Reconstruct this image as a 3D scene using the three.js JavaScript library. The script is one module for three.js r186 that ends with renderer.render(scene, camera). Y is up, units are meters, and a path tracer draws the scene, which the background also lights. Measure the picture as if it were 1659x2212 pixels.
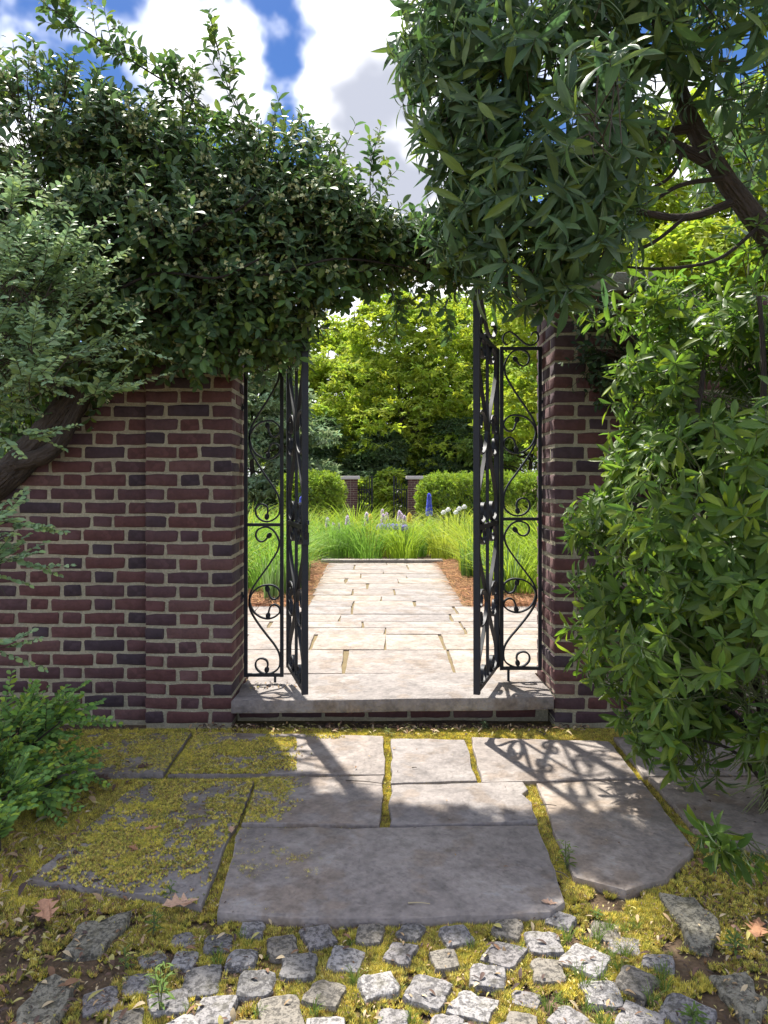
import * as THREE from 'three';
import { mergeGeometries, toCreasedNormals } from 'three/addons/utils/BufferGeometryUtils.js';

// ---------------------------------------------------------------- camera, sky, sun, exposure
const scene = new THREE.Scene();
const EYE = 1.18, EYE_Z = 3.73, FOCAL = 1661.6, VPX = 819, VPY = 1040, PW = 1659, PH = 2212;
const camera = new THREE.PerspectiveCamera(2 * Math.atan(PH / 2 / FOCAL) * 180 / Math.PI, 0.75, 0.05, 900);
camera.position.set(0, EYE, EYE_Z);
camera.lookAt(0, EYE, -10);
camera.setViewOffset(PW, PH, PW / 2 - VPX, PH / 2 - VPY, PW, PH);
camera.updateProjectionMatrix();
const SUN_EL = 61 * Math.PI / 180, SUN_AZ = 20 * Math.PI / 180;   // ahead of the camera, a little to the left
const sunDir = new THREE.Vector3(-Math.sin(SUN_AZ) * Math.cos(SUN_EL), Math.sin(SUN_EL), -Math.cos(SUN_AZ) * Math.cos(SUN_EL));
const sun = new THREE.DirectionalLight(new THREE.Color(1.0, 0.95, 0.86), 3.1);
sun.position.copy(sunDir).multiplyScalar(60);
sun.castShadow = true; sun.shadow.radius = 2;
sun.shadow.mapSize.set(4096, 4096);
Object.assign(sun.shadow.camera, { left: -12, right: 12, top: 12, bottom: -12, near: 1, far: 140 });
scene.add(sun, sun.target);
const renderer = new THREE.WebGLRenderer({ antialias: true });
renderer.toneMapping = THREE.LinearToneMapping;
renderer.toneMappingExposure = 3.4;
renderer.shadowMap.enabled = true;

// ---------------------------------------------------------------- random numbers, noise
function rng(seed) { let a = seed >>> 0; return () => { a = (a + 0x6D2B79F5) | 0; let t = Math.imul(a ^ (a >>> 15), 1 | a); t = (t + Math.imul(t ^ (t >>> 7), 61 | t)) ^ t; return ((t ^ (t >>> 14)) >>> 0) / 4294967296; }; }
const HT = new Float32Array(65536); { const r = rng(99); for (let i = 0; i < 65536; i++) HT[i] = r(); }
const hash3 = (x, y, z) => HT[(Math.imul(x, 73856093) ^ Math.imul(y, 19349663) ^ Math.imul(z, 83492791)) & 65535];
function noise3(x, y, z) {
  const xi = Math.floor(x), yi = Math.floor(y), zi = Math.floor(z); let fx = x - xi, fy = y - yi, fz = z - zi;
  fx = fx * fx * (3 - 2 * fx); fy = fy * fy * (3 - 2 * fy); fz = fz * fz * (3 - 2 * fz);
  const l = (a, b, t) => a + (b - a) * t;
  return l(l(l(hash3(xi, yi, zi), hash3(xi + 1, yi, zi), fx), l(hash3(xi, yi + 1, zi), hash3(xi + 1, yi + 1, zi), fx), fy),
    l(l(hash3(xi, yi, zi + 1), hash3(xi + 1, yi, zi + 1), fx), l(hash3(xi, yi + 1, zi + 1), hash3(xi + 1, yi + 1, zi + 1), fx), fy), fz);
}
function fbm3(x, y, z, o) { let s = 0, a = 0.5, t = 0; for (let i = 0; i < o; i++) { s += a * noise3(x, y, z); t += a; a *= 0.5; x = x * 2.03 + 7.1; y = y * 2.03 + 3.7; z = z * 2.03 + 5.3; } return s / t; }
function pnoise(x, y, p, s) {       // tiles with period p
  const xi = Math.floor(x), yi = Math.floor(y); let fx = x - xi, fy = y - yi; fx = fx * fx * (3 - 2 * fx); fy = fy * fy * (3 - 2 * fy);
  const m = (a) => ((a % p) + p) % p, a = hash3(m(xi), m(yi), s), b = hash3(m(xi + 1), m(yi), s), c = hash3(m(xi), m(yi + 1), s), d = hash3(m(xi + 1), m(yi + 1), s);
  return (a + (b - a) * fx) * (1 - fy) + (c + (d - c) * fx) * fy;
}
function pfbm(u, v, f, o, s) { let r = 0, a = 0.5, t = 0; for (let i = 0; i < o; i++) { r += a * pnoise(u * f, v * f, f, s + i); t += a; a *= 0.55; f *= 2; } return r / t; }
const clamp = (x, a = 0, b = 1) => Math.min(b, Math.max(a, x)), smooth = (a, b, x) => { const t = clamp((x - a) / (b - a)); return t * t * (3 - 2 * t); };
const lerp = (a, b, t) => a + (b - a) * t;

// ---------------------------------------------------------------- sky: blue air with broken cumulus
{
  const W = 3072, H = 1536, data = new Float32Array(W * H * 4), g = (az, el, a0, e0, sa, se) => Math.exp(-(((az - a0) / sa) ** 2) - ((el - e0) / se) ** 2);
  for (let j = 0; j < H; j++) {
    const el = ((j + 0.5) / H - 0.5) * Math.PI, sy = Math.sin(el), cy = Math.cos(el), ed = el * 57.2958;
    for (let i = 0; i < W; i++) {
      const th = ((i + 0.5) / W - 0.5) * 2 * Math.PI, dx = Math.cos(th) * cy, dz = Math.sin(th) * cy, k = (j * W + i) * 4;
      let r, gg, b;
      if (sy < -0.02) { r = 0.11; gg = 0.11; b = 0.10; } else {
        const h = Math.pow(1 - clamp(sy), 3);
        r = lerp(0.007, 0.16, h); gg = lerp(0.043, 0.26, h); b = lerp(0.17, 0.42, h);
        const az = Math.atan2(dx, -dz) * 57.2958;
        const cl = (x, y, z, o) => { const wx = noise3(x * 5 + 9, y * 5, z * 5) - 0.5, wy = noise3(x * 5, y * 5 + 19, z * 5) - 0.5; return (fbm3(x * 6.5 + wx * 0.5, y * 8.5 + wy * 0.5, z * 6.5, o) - 0.5) * 1.75 + 0.565; };
        const bias = 0.20 * g(az, ed, -18, 27.5, 6, 3.6) + 0.26 * g(az, ed, -0.2, 23, 3.0, 11) + 0.10 * g(az, ed, 3, 14, 12, 6) + 0.08 * g(az, ed, -10.5, 31, 2.6, 2.2) - 0.52 * g(az, ed, -6.9, 25.5, 2.9, 6) - 0.24 * g(az, ed, -13, 23.4, 6, 1.5) - 0.12 * g(az, ed, -12, 32, 6, 1.6) + 0.08 * g(az, ed, -20, 19, 6, 3);
        const d = cl(dx, sy, dz, 8) + bias, c = smooth(0.40, 0.69, d);
        if (c > 0.001) {
          const k2 = 0.035, up = cl(dx + sunDir.x * k2, sy + sunDir.y * k2, dz + sunDir.z * k2, 5) + bias, shade = clamp(0.15 + 0.85 * smooth(0.42, 1.05, up + 0.5 * (fbm3(dx * 22, sy * 26, dz * 22, 4) - 0.5))) * smooth(0.47, 0.82, d);
          r = lerp(r, lerp(0.78, 0.19, shade), c); gg = lerp(gg, lerp(0.775, 0.20, shade), c); b = lerp(b, lerp(0.78, 0.235, shade), c);
        }
        const s = Math.max(0, dx * sunDir.x + sy * sunDir.y + dz * sunDir.z), glow = 0.5 * Math.pow(s, 24);
        r += glow; gg += glow * 0.97; b += glow * 0.9;
      }
      data[k] = r; data[k + 1] = gg; data[k + 2] = b; data[k + 3] = 1;
    }
  }
  const t = new THREE.DataTexture(data, W, H, THREE.RGBAFormat, THREE.FloatType);
  t.mapping = THREE.EquirectangularReflectionMapping; t.magFilter = t.minFilter = THREE.LinearFilter; t.wrapS = THREE.RepeatWrapping; t.needsUpdate = true;
  scene.background = t; scene.environment = t; scene.backgroundIntensity = 1; scene.environmentIntensity = 1;
}

// ---------------------------------------------------------------- from a pixel of the photograph and a distance to a point
const V3 = (x, y, z) => new THREE.Vector3(x, y, z);
const P = (u, v, D) => V3((u - VPX) / FOCAL * D, EYE - (v - VPY) / FOCAL * D, EYE_Z - D);
const onGround = (u, v, y = 0) => { const D = (EYE - y) * FOCAL / (v - VPY); return V3((u - VPX) / FOCAL * D, y, EYE_Z - D); };
const toPixel = (p) => { const D = EYE_Z - p.z; return [VPX + p.x / D * FOCAL, VPY - (p.y - EYE) / D * FOCAL, D]; };
const inFrame = (p) => { const [u, v, D] = toPixel(p); return D > 0.3 && u > 0 && u < PW && v > 0 && v < PH; };

// ---------------------------------------------------------------- textures
function tex(n, fn, rep = 1, srgb = true) {
  const d = new Uint8Array(n * n * 4);
  for (let j = 0; j < n; j++) for (let i = 0; i < n; i++) { const c = fn((i + 0.5) / n, (j + 0.5) / n), k = (j * n + i) * 4; const q = Array.isArray(c) ? c : [c, c, c]; for (let m = 0; m < 3; m++) { const x = clamp(q[m]); d[k + m] = 255 * (srgb ? (x <= 0.0031308 ? 12.92 * x : 1.055 * Math.pow(x, 1 / 2.4) - 0.055) : x); } d[k + 3] = 255; }
  const t = new THREE.DataTexture(d, n, n); t.wrapS = t.wrapT = THREE.RepeatWrapping; t.magFilter = THREE.LinearFilter; t.minFilter = THREE.LinearMipmapLinearFilter; t.generateMipmaps = true; t.repeat.set(rep, rep);
  if (srgb) t.colorSpace = THREE.SRGBColorSpace; t.needsUpdate = true; return t;
}
const mul = (c, k) => c.map((x) => x * k), mixc = (a, b, t) => a.map((x, i) => lerp(x, b[i], t));
const T = {
  flag: tex(512, (u, v) => { const a = pfbm(u, v, 5, 6, 1), b = pfbm(u, v, 24, 4, 11), s = pfbm(u, v * 1, 60, 2, 21), st = smooth(0.56, 0.7, pfbm(u, v, 7, 5, 31)); let c = mixc([0.84, 0.79, 0.76], [1.06, 1.01, 0.97], smooth(0.25, 0.75, a)); c = mixc(c, [0.74, 0.57, 0.40], st * 0.45); return mul(c, 0.36 + 0.62 * b + 0.36 * s - 0.12 * smooth(0.64, 0.74, pfbm(u, v, 48, 3, 25))); }, 1.15),
  flagBump: tex(512, (u, v) => { const a = pfbm(u, v, 5, 5, 41), r = Math.floor(a * 9 + 0.6 * pfbm(u, v, 16, 3, 51)) / 9; return 0.55 * r + 0.25 * pfbm(u, v, 20, 4, 61) + 0.2 * pfbm(u, v, 90, 2, 66); }, 1.15, false),
  brick: tex(256, (u, v) => { const a = pfbm(u, v, 6, 5, 71), b = pfbm(u, v, 40, 2, 76), w = smooth(0.62, 0.75, pfbm(u, v, 9, 4, 78)); return mixc(mul([1, 0.97, 0.95], 0.55 + 0.6 * a + 0.25 * (b - 0.5)), [1.5, 1.45, 1.4], w * 0.4); }, 2.3),
  brickBump: tex(256, (u, v) => 0.6 * pfbm(u, v, 8, 4, 81) + 0.4 * pfbm(u, v, 50, 2, 86), 2.3, false),
  mortar: tex(256, (u, v) => { const a = pfbm(u, v, 5, 4, 91), g = pnoise(u * 110, v * 110, 110, 96), g2 = pnoise(u * 60, v * 60, 60, 97); return mul([1, 0.97, 0.90], 0.52 + 0.36 * a + 0.32 * g * g2 + 0.05 * g); }, 2),
  mortarBump: tex(256, (u, v) => 0.5 * pfbm(u, v, 30, 3, 101) + 0.5 * pnoise(u * 100, v * 100, 100, 103), 2, false),
  granite: tex(256, (u, v) => { const a = pfbm(u, v, 26, 4, 111), b = pnoise(u * 90, v * 90, 90, 115), m = smooth(0.5, 0.68, pfbm(u, v, 6, 4, 117)); let c = mixc([0.34, 0.33, 0.33], [0.95, 0.93, 0.92], smooth(0.34, 0.62, a * 0.8 + b * 0.2)); return mixc(c, [0.36, 0.33, 0.2], m * 0.35); }, 5),
  graniteBump: tex(256, (u, v) => 0.6 * pfbm(u, v, 9, 4, 121) + 0.4 * pfbm(u, v, 50, 2, 126), 5, false),
  bark: tex(256, (u, v) => { const a = pfbm(u, v * 1, 14, 4, 131), b = pnoise(u * 22, v * 5, 22, 135); return mul([1, 0.93, 0.86], 0.4 + 0.5 * a + 0.4 * b * b); }, 1),
  barkBump: tex(256, (u, v) => 0.6 * Math.abs(2 * pfbm(u, v, 10, 4, 141) - 1) + 0.4 * pnoise(u * 30, v * 6, 30, 145), 1, false),
  soil: tex(512, (u, v) => { const a = pfbm(u, v, 8, 6, 151), b = pnoise(u * 160, v * 160, 160, 157), m = smooth(0.45, 0.62, pfbm(u, v, 5, 5, 161)); return mixc(mul([1, 0.78, 0.58], 0.35 + 0.7 * a + 0.4 * b * b), mul([1.15, 1.05, 0.3], 0.5 + 0.7 * b), m * 0.75); }, 0.7),
  soilBump: tex(512, (u, v) => 0.6 * pfbm(u, v, 16, 5, 171) + 0.4 * pnoise(u * 150, v * 150, 150, 177), 0.7, false),
  mulch: tex(512, (u, v) => { const a = pfbm(u, v, 10, 5, 181), b = pnoise(u * 40, v * 180, 180, 187); return mul([1, 0.72, 0.5], 0.4 + 0.6 * a + 0.5 * b * b); }, 1),
};
{ const n = 128, d = new Uint8Array(n * n * 4);   // leaf: pale midrib and side veins, blotches
  for (let j = 0; j < n; j++) for (let i = 0; i < n; i++) {
    const u = (i + 0.5) / n - 0.5, v = (j + 0.5) / n, k = (j * n + i) * 4, rib = Math.exp(-((u / 0.028) ** 2)), ph = (v - Math.abs(u) * 0.55) * 11, side = Math.exp(-(((ph - Math.round(ph)) / 0.09) ** 2)) * 0.5, bl = 0.8 + 0.25 * pfbm(u + 0.5, v, 8, 3, 5);
    const c = mixc([0.80 * bl, 0.84 * bl, 0.78 * bl], [1, 1, 0.8], clamp(rib * 0.75 + side * 0.35));
    for (let m = 0; m < 3; m++) d[k + m] = 255 * Math.pow(clamp(c[m]), 1 / 2.2); d[k + 3] = 255;
  }
  T.leaf = new THREE.DataTexture(d, n, n); T.leaf.colorSpace = THREE.SRGBColorSpace; T.leaf.magFilter = THREE.LinearFilter; T.leaf.needsUpdate = true; }

const lin = (r, g, b) => new THREE.Color().setRGB(r, g, b);
const std = (c, o = {}) => new THREE.MeshStandardMaterial({ color: lin(...c), roughness: 0.85, side: THREE.DoubleSide, ...o });
const leafMat = (c, through = 0.4, coat = 0.25, o = {}) => new THREE.MeshPhysicalMaterial({ color: lin(...c), map: T.leaf, roughness: 1, transmission: through, thickness: 0, clearcoat: coat, clearcoatRoughness: 0.36, specularIntensity: 0.4, side: THREE.DoubleSide, ...o });
const rough = { flag: { map: T.flag, bumpMap: T.flagBump, bumpScale: 0.014 }, gran: { map: T.granite, bumpMap: T.graniteBump, bumpScale: 0.008 } };
const M = {
  iron: new THREE.MeshPhysicalMaterial({ color: lin(0.010, 0.012, 0.018), roughness: 0.55, bumpMap: T.brickBump, bumpScale: 0.0012, side: THREE.DoubleSide }),
  mortar: std([0.45, 0.42, 0.315], { map: T.mortar, bumpMap: T.mortarBump, bumpScale: 0.006, roughness: 0.97 }),
  bricks: [[0.103, 0.052, 0.055], [0.122, 0.058, 0.058], [0.09, 0.05, 0.058], [0.138, 0.063, 0.06], [0.074, 0.047, 0.056], [0.112, 0.06, 0.064], [0.128, 0.055, 0.052], [0.062, 0.042, 0.052], [0.15, 0.078, 0.074]].map((c) => std(c, { map: T.brick, bumpMap: T.brickBump, bumpScale: 0.004, roughness: 0.9 })),
  flags: [[0.315, 0.288, 0.268], [0.275, 0.256, 0.247], [0.345, 0.308, 0.272], [0.295, 0.268, 0.25]].map((c) => std(c, { ...rough.flag, roughness: 0.78 })),
  granite: [[0.27, 0.26, 0.255], [0.19, 0.185, 0.18], [0.33, 0.32, 0.31], [0.23, 0.21, 0.175], [0.25, 0.235, 0.23]].map((c) => std(c, { ...rough.gran, roughness: 0.85 })),
  kerb: std([0.25, 0.235, 0.18], { ...rough.gran, roughness: 0.95 }),
  cap: std([0.38, 0.37, 0.34], { ...rough.flag }),
  bark: std([0.075, 0.062, 0.052], { map: T.bark, bumpMap: T.barkBump, bumpScale: 0.02, roughness: 0.95 }),
  twig: std([0.07, 0.055, 0.04]), stem: std([0.11, 0.13, 0.05]),
  sand: std([0.20, 0.155, 0.08], { map: T.mortar, roughness: 1 }),
  soil: std([0.12, 0.10, 0.075], { map: T.soil, bumpMap: T.soilBump, bumpScale: 0.02, roughness: 1 }),
  mulch: std([0.19, 0.10, 0.055], { map: T.mulch, roughness: 1 }),
};

// ---------------------------------------------------------------- naming
const taken = {};
const numbered = (n) => { const k = taken[n] = (taken[n] ?? -1) + 1; return k ? `${n}_${String(k).padStart(3, '0')}` : n; };
function put(o, parent) { o.castShadow = o.receiveShadow = true; parent.add(o); return o; }
function tag(o, label, category, group, kind) { Object.assign(o.userData, { label, category }); if (group) o.userData.group = group; if (kind) o.userData.kind = kind; return o; }
function thing(name, label, category, base = V3(0, 0, 0), group) { const o = new THREE.Group(); o.name = numbered(name); o.position.copy(base); scene.add(o); return tag(o, label, category, group); }
function structure(name, geo, mat, label) { const o = geo ? new THREE.Mesh(geo, mat) : new THREE.Group(); o.name = numbered(name); o.userData.kind = 'structure'; o.userData.label = label; return put(o, scene); }
// a part whose geometry is given in world coordinates
function part(parent, name, geo, mat, kind) { const o = new THREE.Mesh(geo, mat); o.name = name; const w = V3(0, 0, 0); for (let q = parent; q && q !== scene; q = q.parent) w.sub(q.position); o.position.copy(w); if (kind) o.userData.kind = kind; return put(o, parent); }
function instanced(parent, name, geo, mat, mats, colors, kind = 'stuff') {
  const o = new THREE.InstancedMesh(geo, mat, mats.length); o.name = parent === scene ? numbered(name) : name;
  mats.forEach((m, i) => o.setMatrixAt(i, m)); if (colors) colors.forEach((c, i) => o.setColorAt(i, c));
  if (parent !== scene) o.position.copy(parent.position).negate(); if (kind) o.userData.kind = kind;
  return put(o, parent);
}

// ---------------------------------------------------------------- shapes
function boxGeo(x0, x1, y0, y1, z0, z1) { const g = new THREE.BoxGeometry(x1 - x0, y1 - y0, z1 - z0); g.translate((x0 + x1) / 2, (y0 + y1) / 2, (z0 + z1) / 2); const p = g.attributes.position, n = g.attributes.normal, uv = g.attributes.uv; for (let i = 0; i < p.count; i++) { const ax = Math.abs(n.getX(i)), ay = Math.abs(n.getY(i)); uv.setXY(i, ax > 0.5 ? p.getZ(i) : p.getX(i), ay > 0.5 ? p.getZ(i) : p.getY(i)); } return g; }
function limb(pts, radii, sides = 8, per = 6, wob = 0) {      // tapered tube through points
  const c = new THREE.CatmullRomCurve3(pts), n = Math.max(2, (pts.length - 1) * per), fr = c.computeFrenetFrames(n, false), pos = [], uv = [], idx = [], L = c.getLength();
  for (let i = 0; i <= n; i++) {
    const t = i / n, p = c.getPointAt(t), q = t * (radii.length - 1), a = Math.min(radii.length - 2, Math.floor(q)), r = radii.length > 1 ? lerp(radii[a], radii[a + 1], q - a) : radii[0];
    for (let s = 0; s <= sides; s++) { const th = s / sides * 2 * Math.PI, k = r * (1 + wob * (fbm3(Math.cos(th) * 2 + i * 0.5, Math.sin(th) * 2, i * 0.35, 3) - 0.5)); const d = fr.normals[i].clone().multiplyScalar(Math.cos(th) * k).addScaledVector(fr.binormals[i], Math.sin(th) * k); pos.push(p.x + d.x, p.y + d.y, p.z + d.z); uv.push(s / sides * Math.max(1, Math.round(r * 20)), t * L * 2); }
  }
  for (let i = 0; i < n; i++) for (let s = 0; s < sides; s++) { const a = i * (sides + 1) + s, b = a + sides + 1; idx.push(a, b, a + 1, a + 1, b, b + 1); }
  const g = new THREE.BufferGeometry(); g.setAttribute('position', new THREE.Float32BufferAttribute(pos, 3)); g.setAttribute('uv', new THREE.Float32BufferAttribute(uv, 2)); g.setIndex(idx); g.computeVertexNormals(); return g;
}
// flat bar bent along a planar curve in x,y, standing across z
function ribbon(pts, ht, hz, per = 5) {
  const c = new THREE.CatmullRomCurve3(pts.map(([x, y]) => V3(x, y, 0))), n = (pts.length - 1) * per, pos = [], idx = [];
  const corner = [[-1, -1], [1, -1], [1, 1], [-1, 1]], S = [];
  for (let i = 0; i <= n; i++) { const p = c.getPoint(i / n), t = c.getTangent(i / n), nx = -t.y, ny = t.x; S.push(corner.map(([a, b]) => [p.x + nx * a * ht, p.y + ny * a * ht, b * hz])); }
  for (let s = 0; s < 4; s++) { const b0 = pos.length / 3; for (let i = 0; i <= n; i++) pos.push(...S[i][s], ...S[i][(s + 1) % 4]); for (let i = 0; i < n; i++) { const a = b0 + i * 2; idx.push(a, a + 1, a + 2, a + 1, a + 3, a + 2); } }
  for (const i of [0, n]) { const b0 = pos.length / 3; for (const q of S[i]) pos.push(...q); idx.push(b0, b0 + 1, b0 + 2, b0, b0 + 2, b0 + 3); }
  const g = new THREE.BufferGeometry(); g.setAttribute('position', new THREE.Float32BufferAttribute(pos, 3)); g.setAttribute('uv', new THREE.Float32BufferAttribute(new Float32Array(pos.length / 3 * 2), 2)); g.setIndex(idx); g.computeVertexNormals(); return g;
}
// a block with an uneven outline: polygon in plan (x, z), its top at y
function slabGeo(poly, y, thick, o = {}) {
  const { jag = 0.006, step = 0.07, bevel = 0.006, tilt = [0, 0], seed = 1, dome = 0, round = 0 } = o, r = rng(seed), pts = [];
  let cx = 0, cz = 0; poly.forEach((p) => { cx += p[0] / poly.length; cz += p[1] / poly.length; });
  for (let i = 0; i < poly.length; i++) { const a = poly[i], b = poly[(i + 1) % poly.length], L = Math.hypot(b[0] - a[0], b[1] - a[1]), n = Math.max(1, Math.round(L / step)); for (let k = 0; k < n; k++) { const t = k / n, x = lerp(a[0], b[0], t), z = lerp(a[1], b[1], t), j = jag * (fbm3(x * 9 + seed, z * 9, seed * 3.1, 3) - 0.5) * 2.4 + (r() - 0.5) * jag * 0.8, d = Math.hypot(x - cx, z - cz) || 1, cut = k === 0 ? round : 0; pts.push(new THREE.Vector2(x + (x - cx) / d * (j - cut - bevel), -(z + (z - cz) / d * (j - cut - bevel)))); } }
  const g = new THREE.ExtrudeGeometry(new THREE.Shape(pts), { depth: thick, bevelEnabled: true, bevelThickness: bevel, bevelSize: bevel, bevelSegments: 2, curveSegments: 1 });
  g.rotateX(-Math.PI / 2); g.translate(0, y - thick - bevel, 0);
  const p = g.attributes.position; for (let i = 0; i < p.count; i++) { const x = p.getX(i), z = p.getZ(i); let dy = (x - cx) * tilt[0] + (z - cz) * tilt[1]; if (p.getY(i) > y - thick * 0.5) dy += dome * (fbm3(x * 30, seed, z * 30, 3) - 0.5); p.setY(i, p.getY(i) + dy); }
  return toCreasedNormals(g, 0.7);
}
// leaf: length along +y from 0 to 1, width w, folded along the midrib and bent back
function leafGeo(w, prof, { fold = 0.25, bend = 0.25, wave = 0 } = {}) {
  const n = prof.length - 1, pos = [], uv = [], idx = [];
  for (let i = 0; i <= n; i++) { const t = i / n, hw = prof[i] * w / 2, zc = -bend * t * t, wv = wave * Math.sin(i * 2.1); for (const s of [-1, 0, 1]) { pos.push(s * hw * (1 - fold * 0.3), t * (1 - 0.25 * bend * bend), zc + Math.abs(s) * (hw * fold + wv * w)); uv.push(0.5 + s * prof[i] * 0.48, t); } }
  for (let i = 0; i < n; i++) for (const s of [0, 1]) { const a = i * 3 + s, b = a + 3; idx.push(a, a + 1, b, a + 1, b + 1, b); }
  const g = new THREE.BufferGeometry(); g.setAttribute('position', new THREE.Float32BufferAttribute(pos, 3)); g.setAttribute('uv', new THREE.Float32BufferAttribute(uv, 2)); g.setIndex(idx); g.computeVertexNormals(); return g;
}
const LEAF = {
  lance: [leafGeo(0.24, [0.12, 0.4, 0.8, 1, 0.8, 0.03], { fold: 0.45, bend: 0.3 }), leafGeo(0.21, [0.12, 0.4, 0.75, 1, 0.85, 0.03], { fold: 0.3, bend: 0.15, wave: 0.08 }), leafGeo(0.26, [0.12, 0.5, 0.85, 1, 0.8, 0.03], { fold: 0.55, bend: 0.5 }), leafGeo(0.3, [0.12, 0.35, 0.75, 1, 0.9, 0.08], { fold: 0.15, bend: 0.75, wave: 0.06 }), leafGeo(0.18, [0.12, 0.5, 0.9, 1, 0.6, 0.03], { fold: 0.7, bend: -0.12 })],
  broad: [leafGeo(0.34, [0.1, 0.38, 0.72, 1, 0.88, 0.12], { fold: 0.4, bend: 0.3 }), leafGeo(0.3, [0.1, 0.35, 0.7, 1, 0.9, 0.12], { fold: 0.25, bend: 0.12, wave: 0.06 }), leafGeo(0.38, [0.1, 0.4, 0.75, 1, 0.85, 0.1], { fold: 0.5, bend: 0.55 }), leafGeo(0.27, [0.1, 0.45, 0.85, 1, 0.7, 0.06], { fold: 0.6, bend: -0.1 })],
  oval: [leafGeo(0.54, [0.1, 0.55, 0.9, 1, 0.82, 0.15], { fold: 0.3, bend: 0.25 }), leafGeo(0.5, [0.1, 0.5, 0.88, 1, 0.8, 0.15], { fold: 0.2, bend: 0.4, wave: 0.04 }), leafGeo(0.58, [0.12, 0.6, 0.92, 1, 0.8, 0.15], { fold: 0.4, bend: 0.1 })],
  small: [leafGeo(0.6, [0.12, 0.85, 1, 0.25], { fold: 0.25, bend: 0.2 }), leafGeo(0.66, [0.12, 0.8, 1, 0.3], { fold: 0.4, bend: 0.3 })],
};
const twigGeo = new THREE.CylinderGeometry(0.5, 1, 1, 5, 1, true); twigGeo.translate(0, 0.5, 0);
const UPV = V3(0, 1, 0);
function aim(pos, dir, face, size, width = size) { const y = dir.clone().normalize(), x = V3().crossVectors(y, face); if (x.lengthSq() < 1e-6) x.set(1, 0.1, 0); x.normalize(); const z = V3().crossVectors(x, y); return new THREE.Matrix4().makeBasis(x.multiplyScalar(width), y.multiplyScalar(size), z.multiplyScalar(width)).setPosition(pos); }
const rdir = (r) => { const z = r() * 2 - 1, a = r() * 6.2832, s = Math.sqrt(1 - z * z); return V3(s * Math.cos(a), z, s * Math.sin(a)); };

// ================================================================ ground
{
  const nonuni = (n, reach, mid) => { const a = []; for (let i = 0; i <= n; i++) { const t = i / n * 2 - 1; a.push(Math.sign(t) * (Math.abs(t) * mid + Math.pow(Math.abs(t), 5) * reach)); } return a; };
  const xs = nonuni(90, 380, 9), zs = [];
  for (let z = 380; z > 10; z *= 0.7) zs.push(z); for (let z = 8; z > -0.21; z -= 0.1) zs.push(+z.toFixed(3)); zs.push(-0.25, -0.251); for (let z = -0.4; z > -30; z -= 0.3) zs.push(z); for (let z = -32; z > -420; z *= 1.25) zs.push(z);
  const h = (x, z) => z > -0.2505 ? -0.016 + 0.010 * (fbm3(x * 3, 1, z * 3, 4) - 0.5) * (z > 6 ? 3 : 1) : lerp(0.105, -0.85, smooth(-7, -15, z)) + (z < -12 ? 0.1 * (fbm3(x * 0.4, 2, z * 0.4, 3) - 0.5) : 0);
  const pos = [], uv = [], idx = [], W = xs.length;
  for (const z of zs) for (const x of xs) { pos.push(x, h(x, z), z); uv.push(x, z); }
  for (let j = 0; j < zs.length - 1; j++) for (let i = 0; i < W - 1; i++) { const a = j * W + i; idx.push(a, a + 1, a + W, a + 1, a + W + 1, a + W); }
  const g = new THREE.BufferGeometry(); g.setAttribute('position', new THREE.Float32BufferAttribute(pos, 3)); g.setAttribute('uv', new THREE.Float32BufferAttribute(uv, 2)); g.setIndex(idx); g.computeVertexNormals();
  structure('ground', g, M.soil, 'mossy brown soil under the paving and the garden beds');
}
const groundY = (z) => z > -0.25 ? -0.012 : lerp(0.105, -0.85, smooth(-7, -15, z));

// ================================================================ brick walls and pillars
const COURSE = 0.0677, BH = 0.0545;
const brickCache = {};
function brickGeo(w, d, variant, h = BH) {   // front face at z = 0, centred in x and y, running back to -d
  const key = `${w.toFixed(3)}_${d.toFixed(3)}_${variant}_${h}`; if (brickCache[key]) return brickCache[key];
  const r = rng(variant * 77 + 5), e = 0.004, pts = [], add = (x, y) => pts.push(new THREE.Vector2(x + (r() - 0.5) * 0.006, y + (r() - 0.5) * 0.0065)), hw = w / 2 - e, hh = h / 2 - e, n = w > 0.12 ? 4 : 2, c = 0.004;
  for (let i = 0; i < n; i++) add(lerp(-hw + c, hw - c, i / (n - 1)), -hh); add(hw, -hh + c); add(hw, hh - c); for (let i = 0; i < n; i++) add(lerp(hw - c, -hw + c, i / (n - 1)), hh); add(-hw, hh - c); add(-hw, -hh + c);
  const g = new THREE.ExtrudeGeometry(new THREE.Shape(pts), { depth: d - 2 * e, bevelEnabled: true, bevelThickness: e, bevelSize: e, bevelSegments: 1 });
  g.translate(0, 0, -d + e); const uv = g.attributes.uv, ox = r() * 3, oy = r() * 3; for (let i = 0; i < uv.count; i++) uv.setXY(i, uv.getX(i) + ox, uv.getY(i) + oy);
  return (brickCache[key] = toCreasedNormals(g, 0.9));
}
const rb = rng(4);
function brick(parent, x0, x1, y, zf, d, h) {
  const w = x1 - x0 - (rb() * 0.004), o = new THREE.Mesh(brickGeo(Math.round(w * 500) / 500, d, Math.floor(rb() * 5), h), M.bricks[Math.floor(rb() * M.bricks.length)]);
  o.name = 'brick'; o.position.set((x0 + x1) / 2 + (rb() - 0.5) * 0.004, y + (rb() - 0.5) * 0.004, zf + (rb() - 0.5) * 0.004).sub(parent.position); o.rotation.z = (rb() - 0.5) * 0.018; return put(o, parent);
}
const ROWS = 31, PIL_H = ROWS * COURSE;
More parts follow.
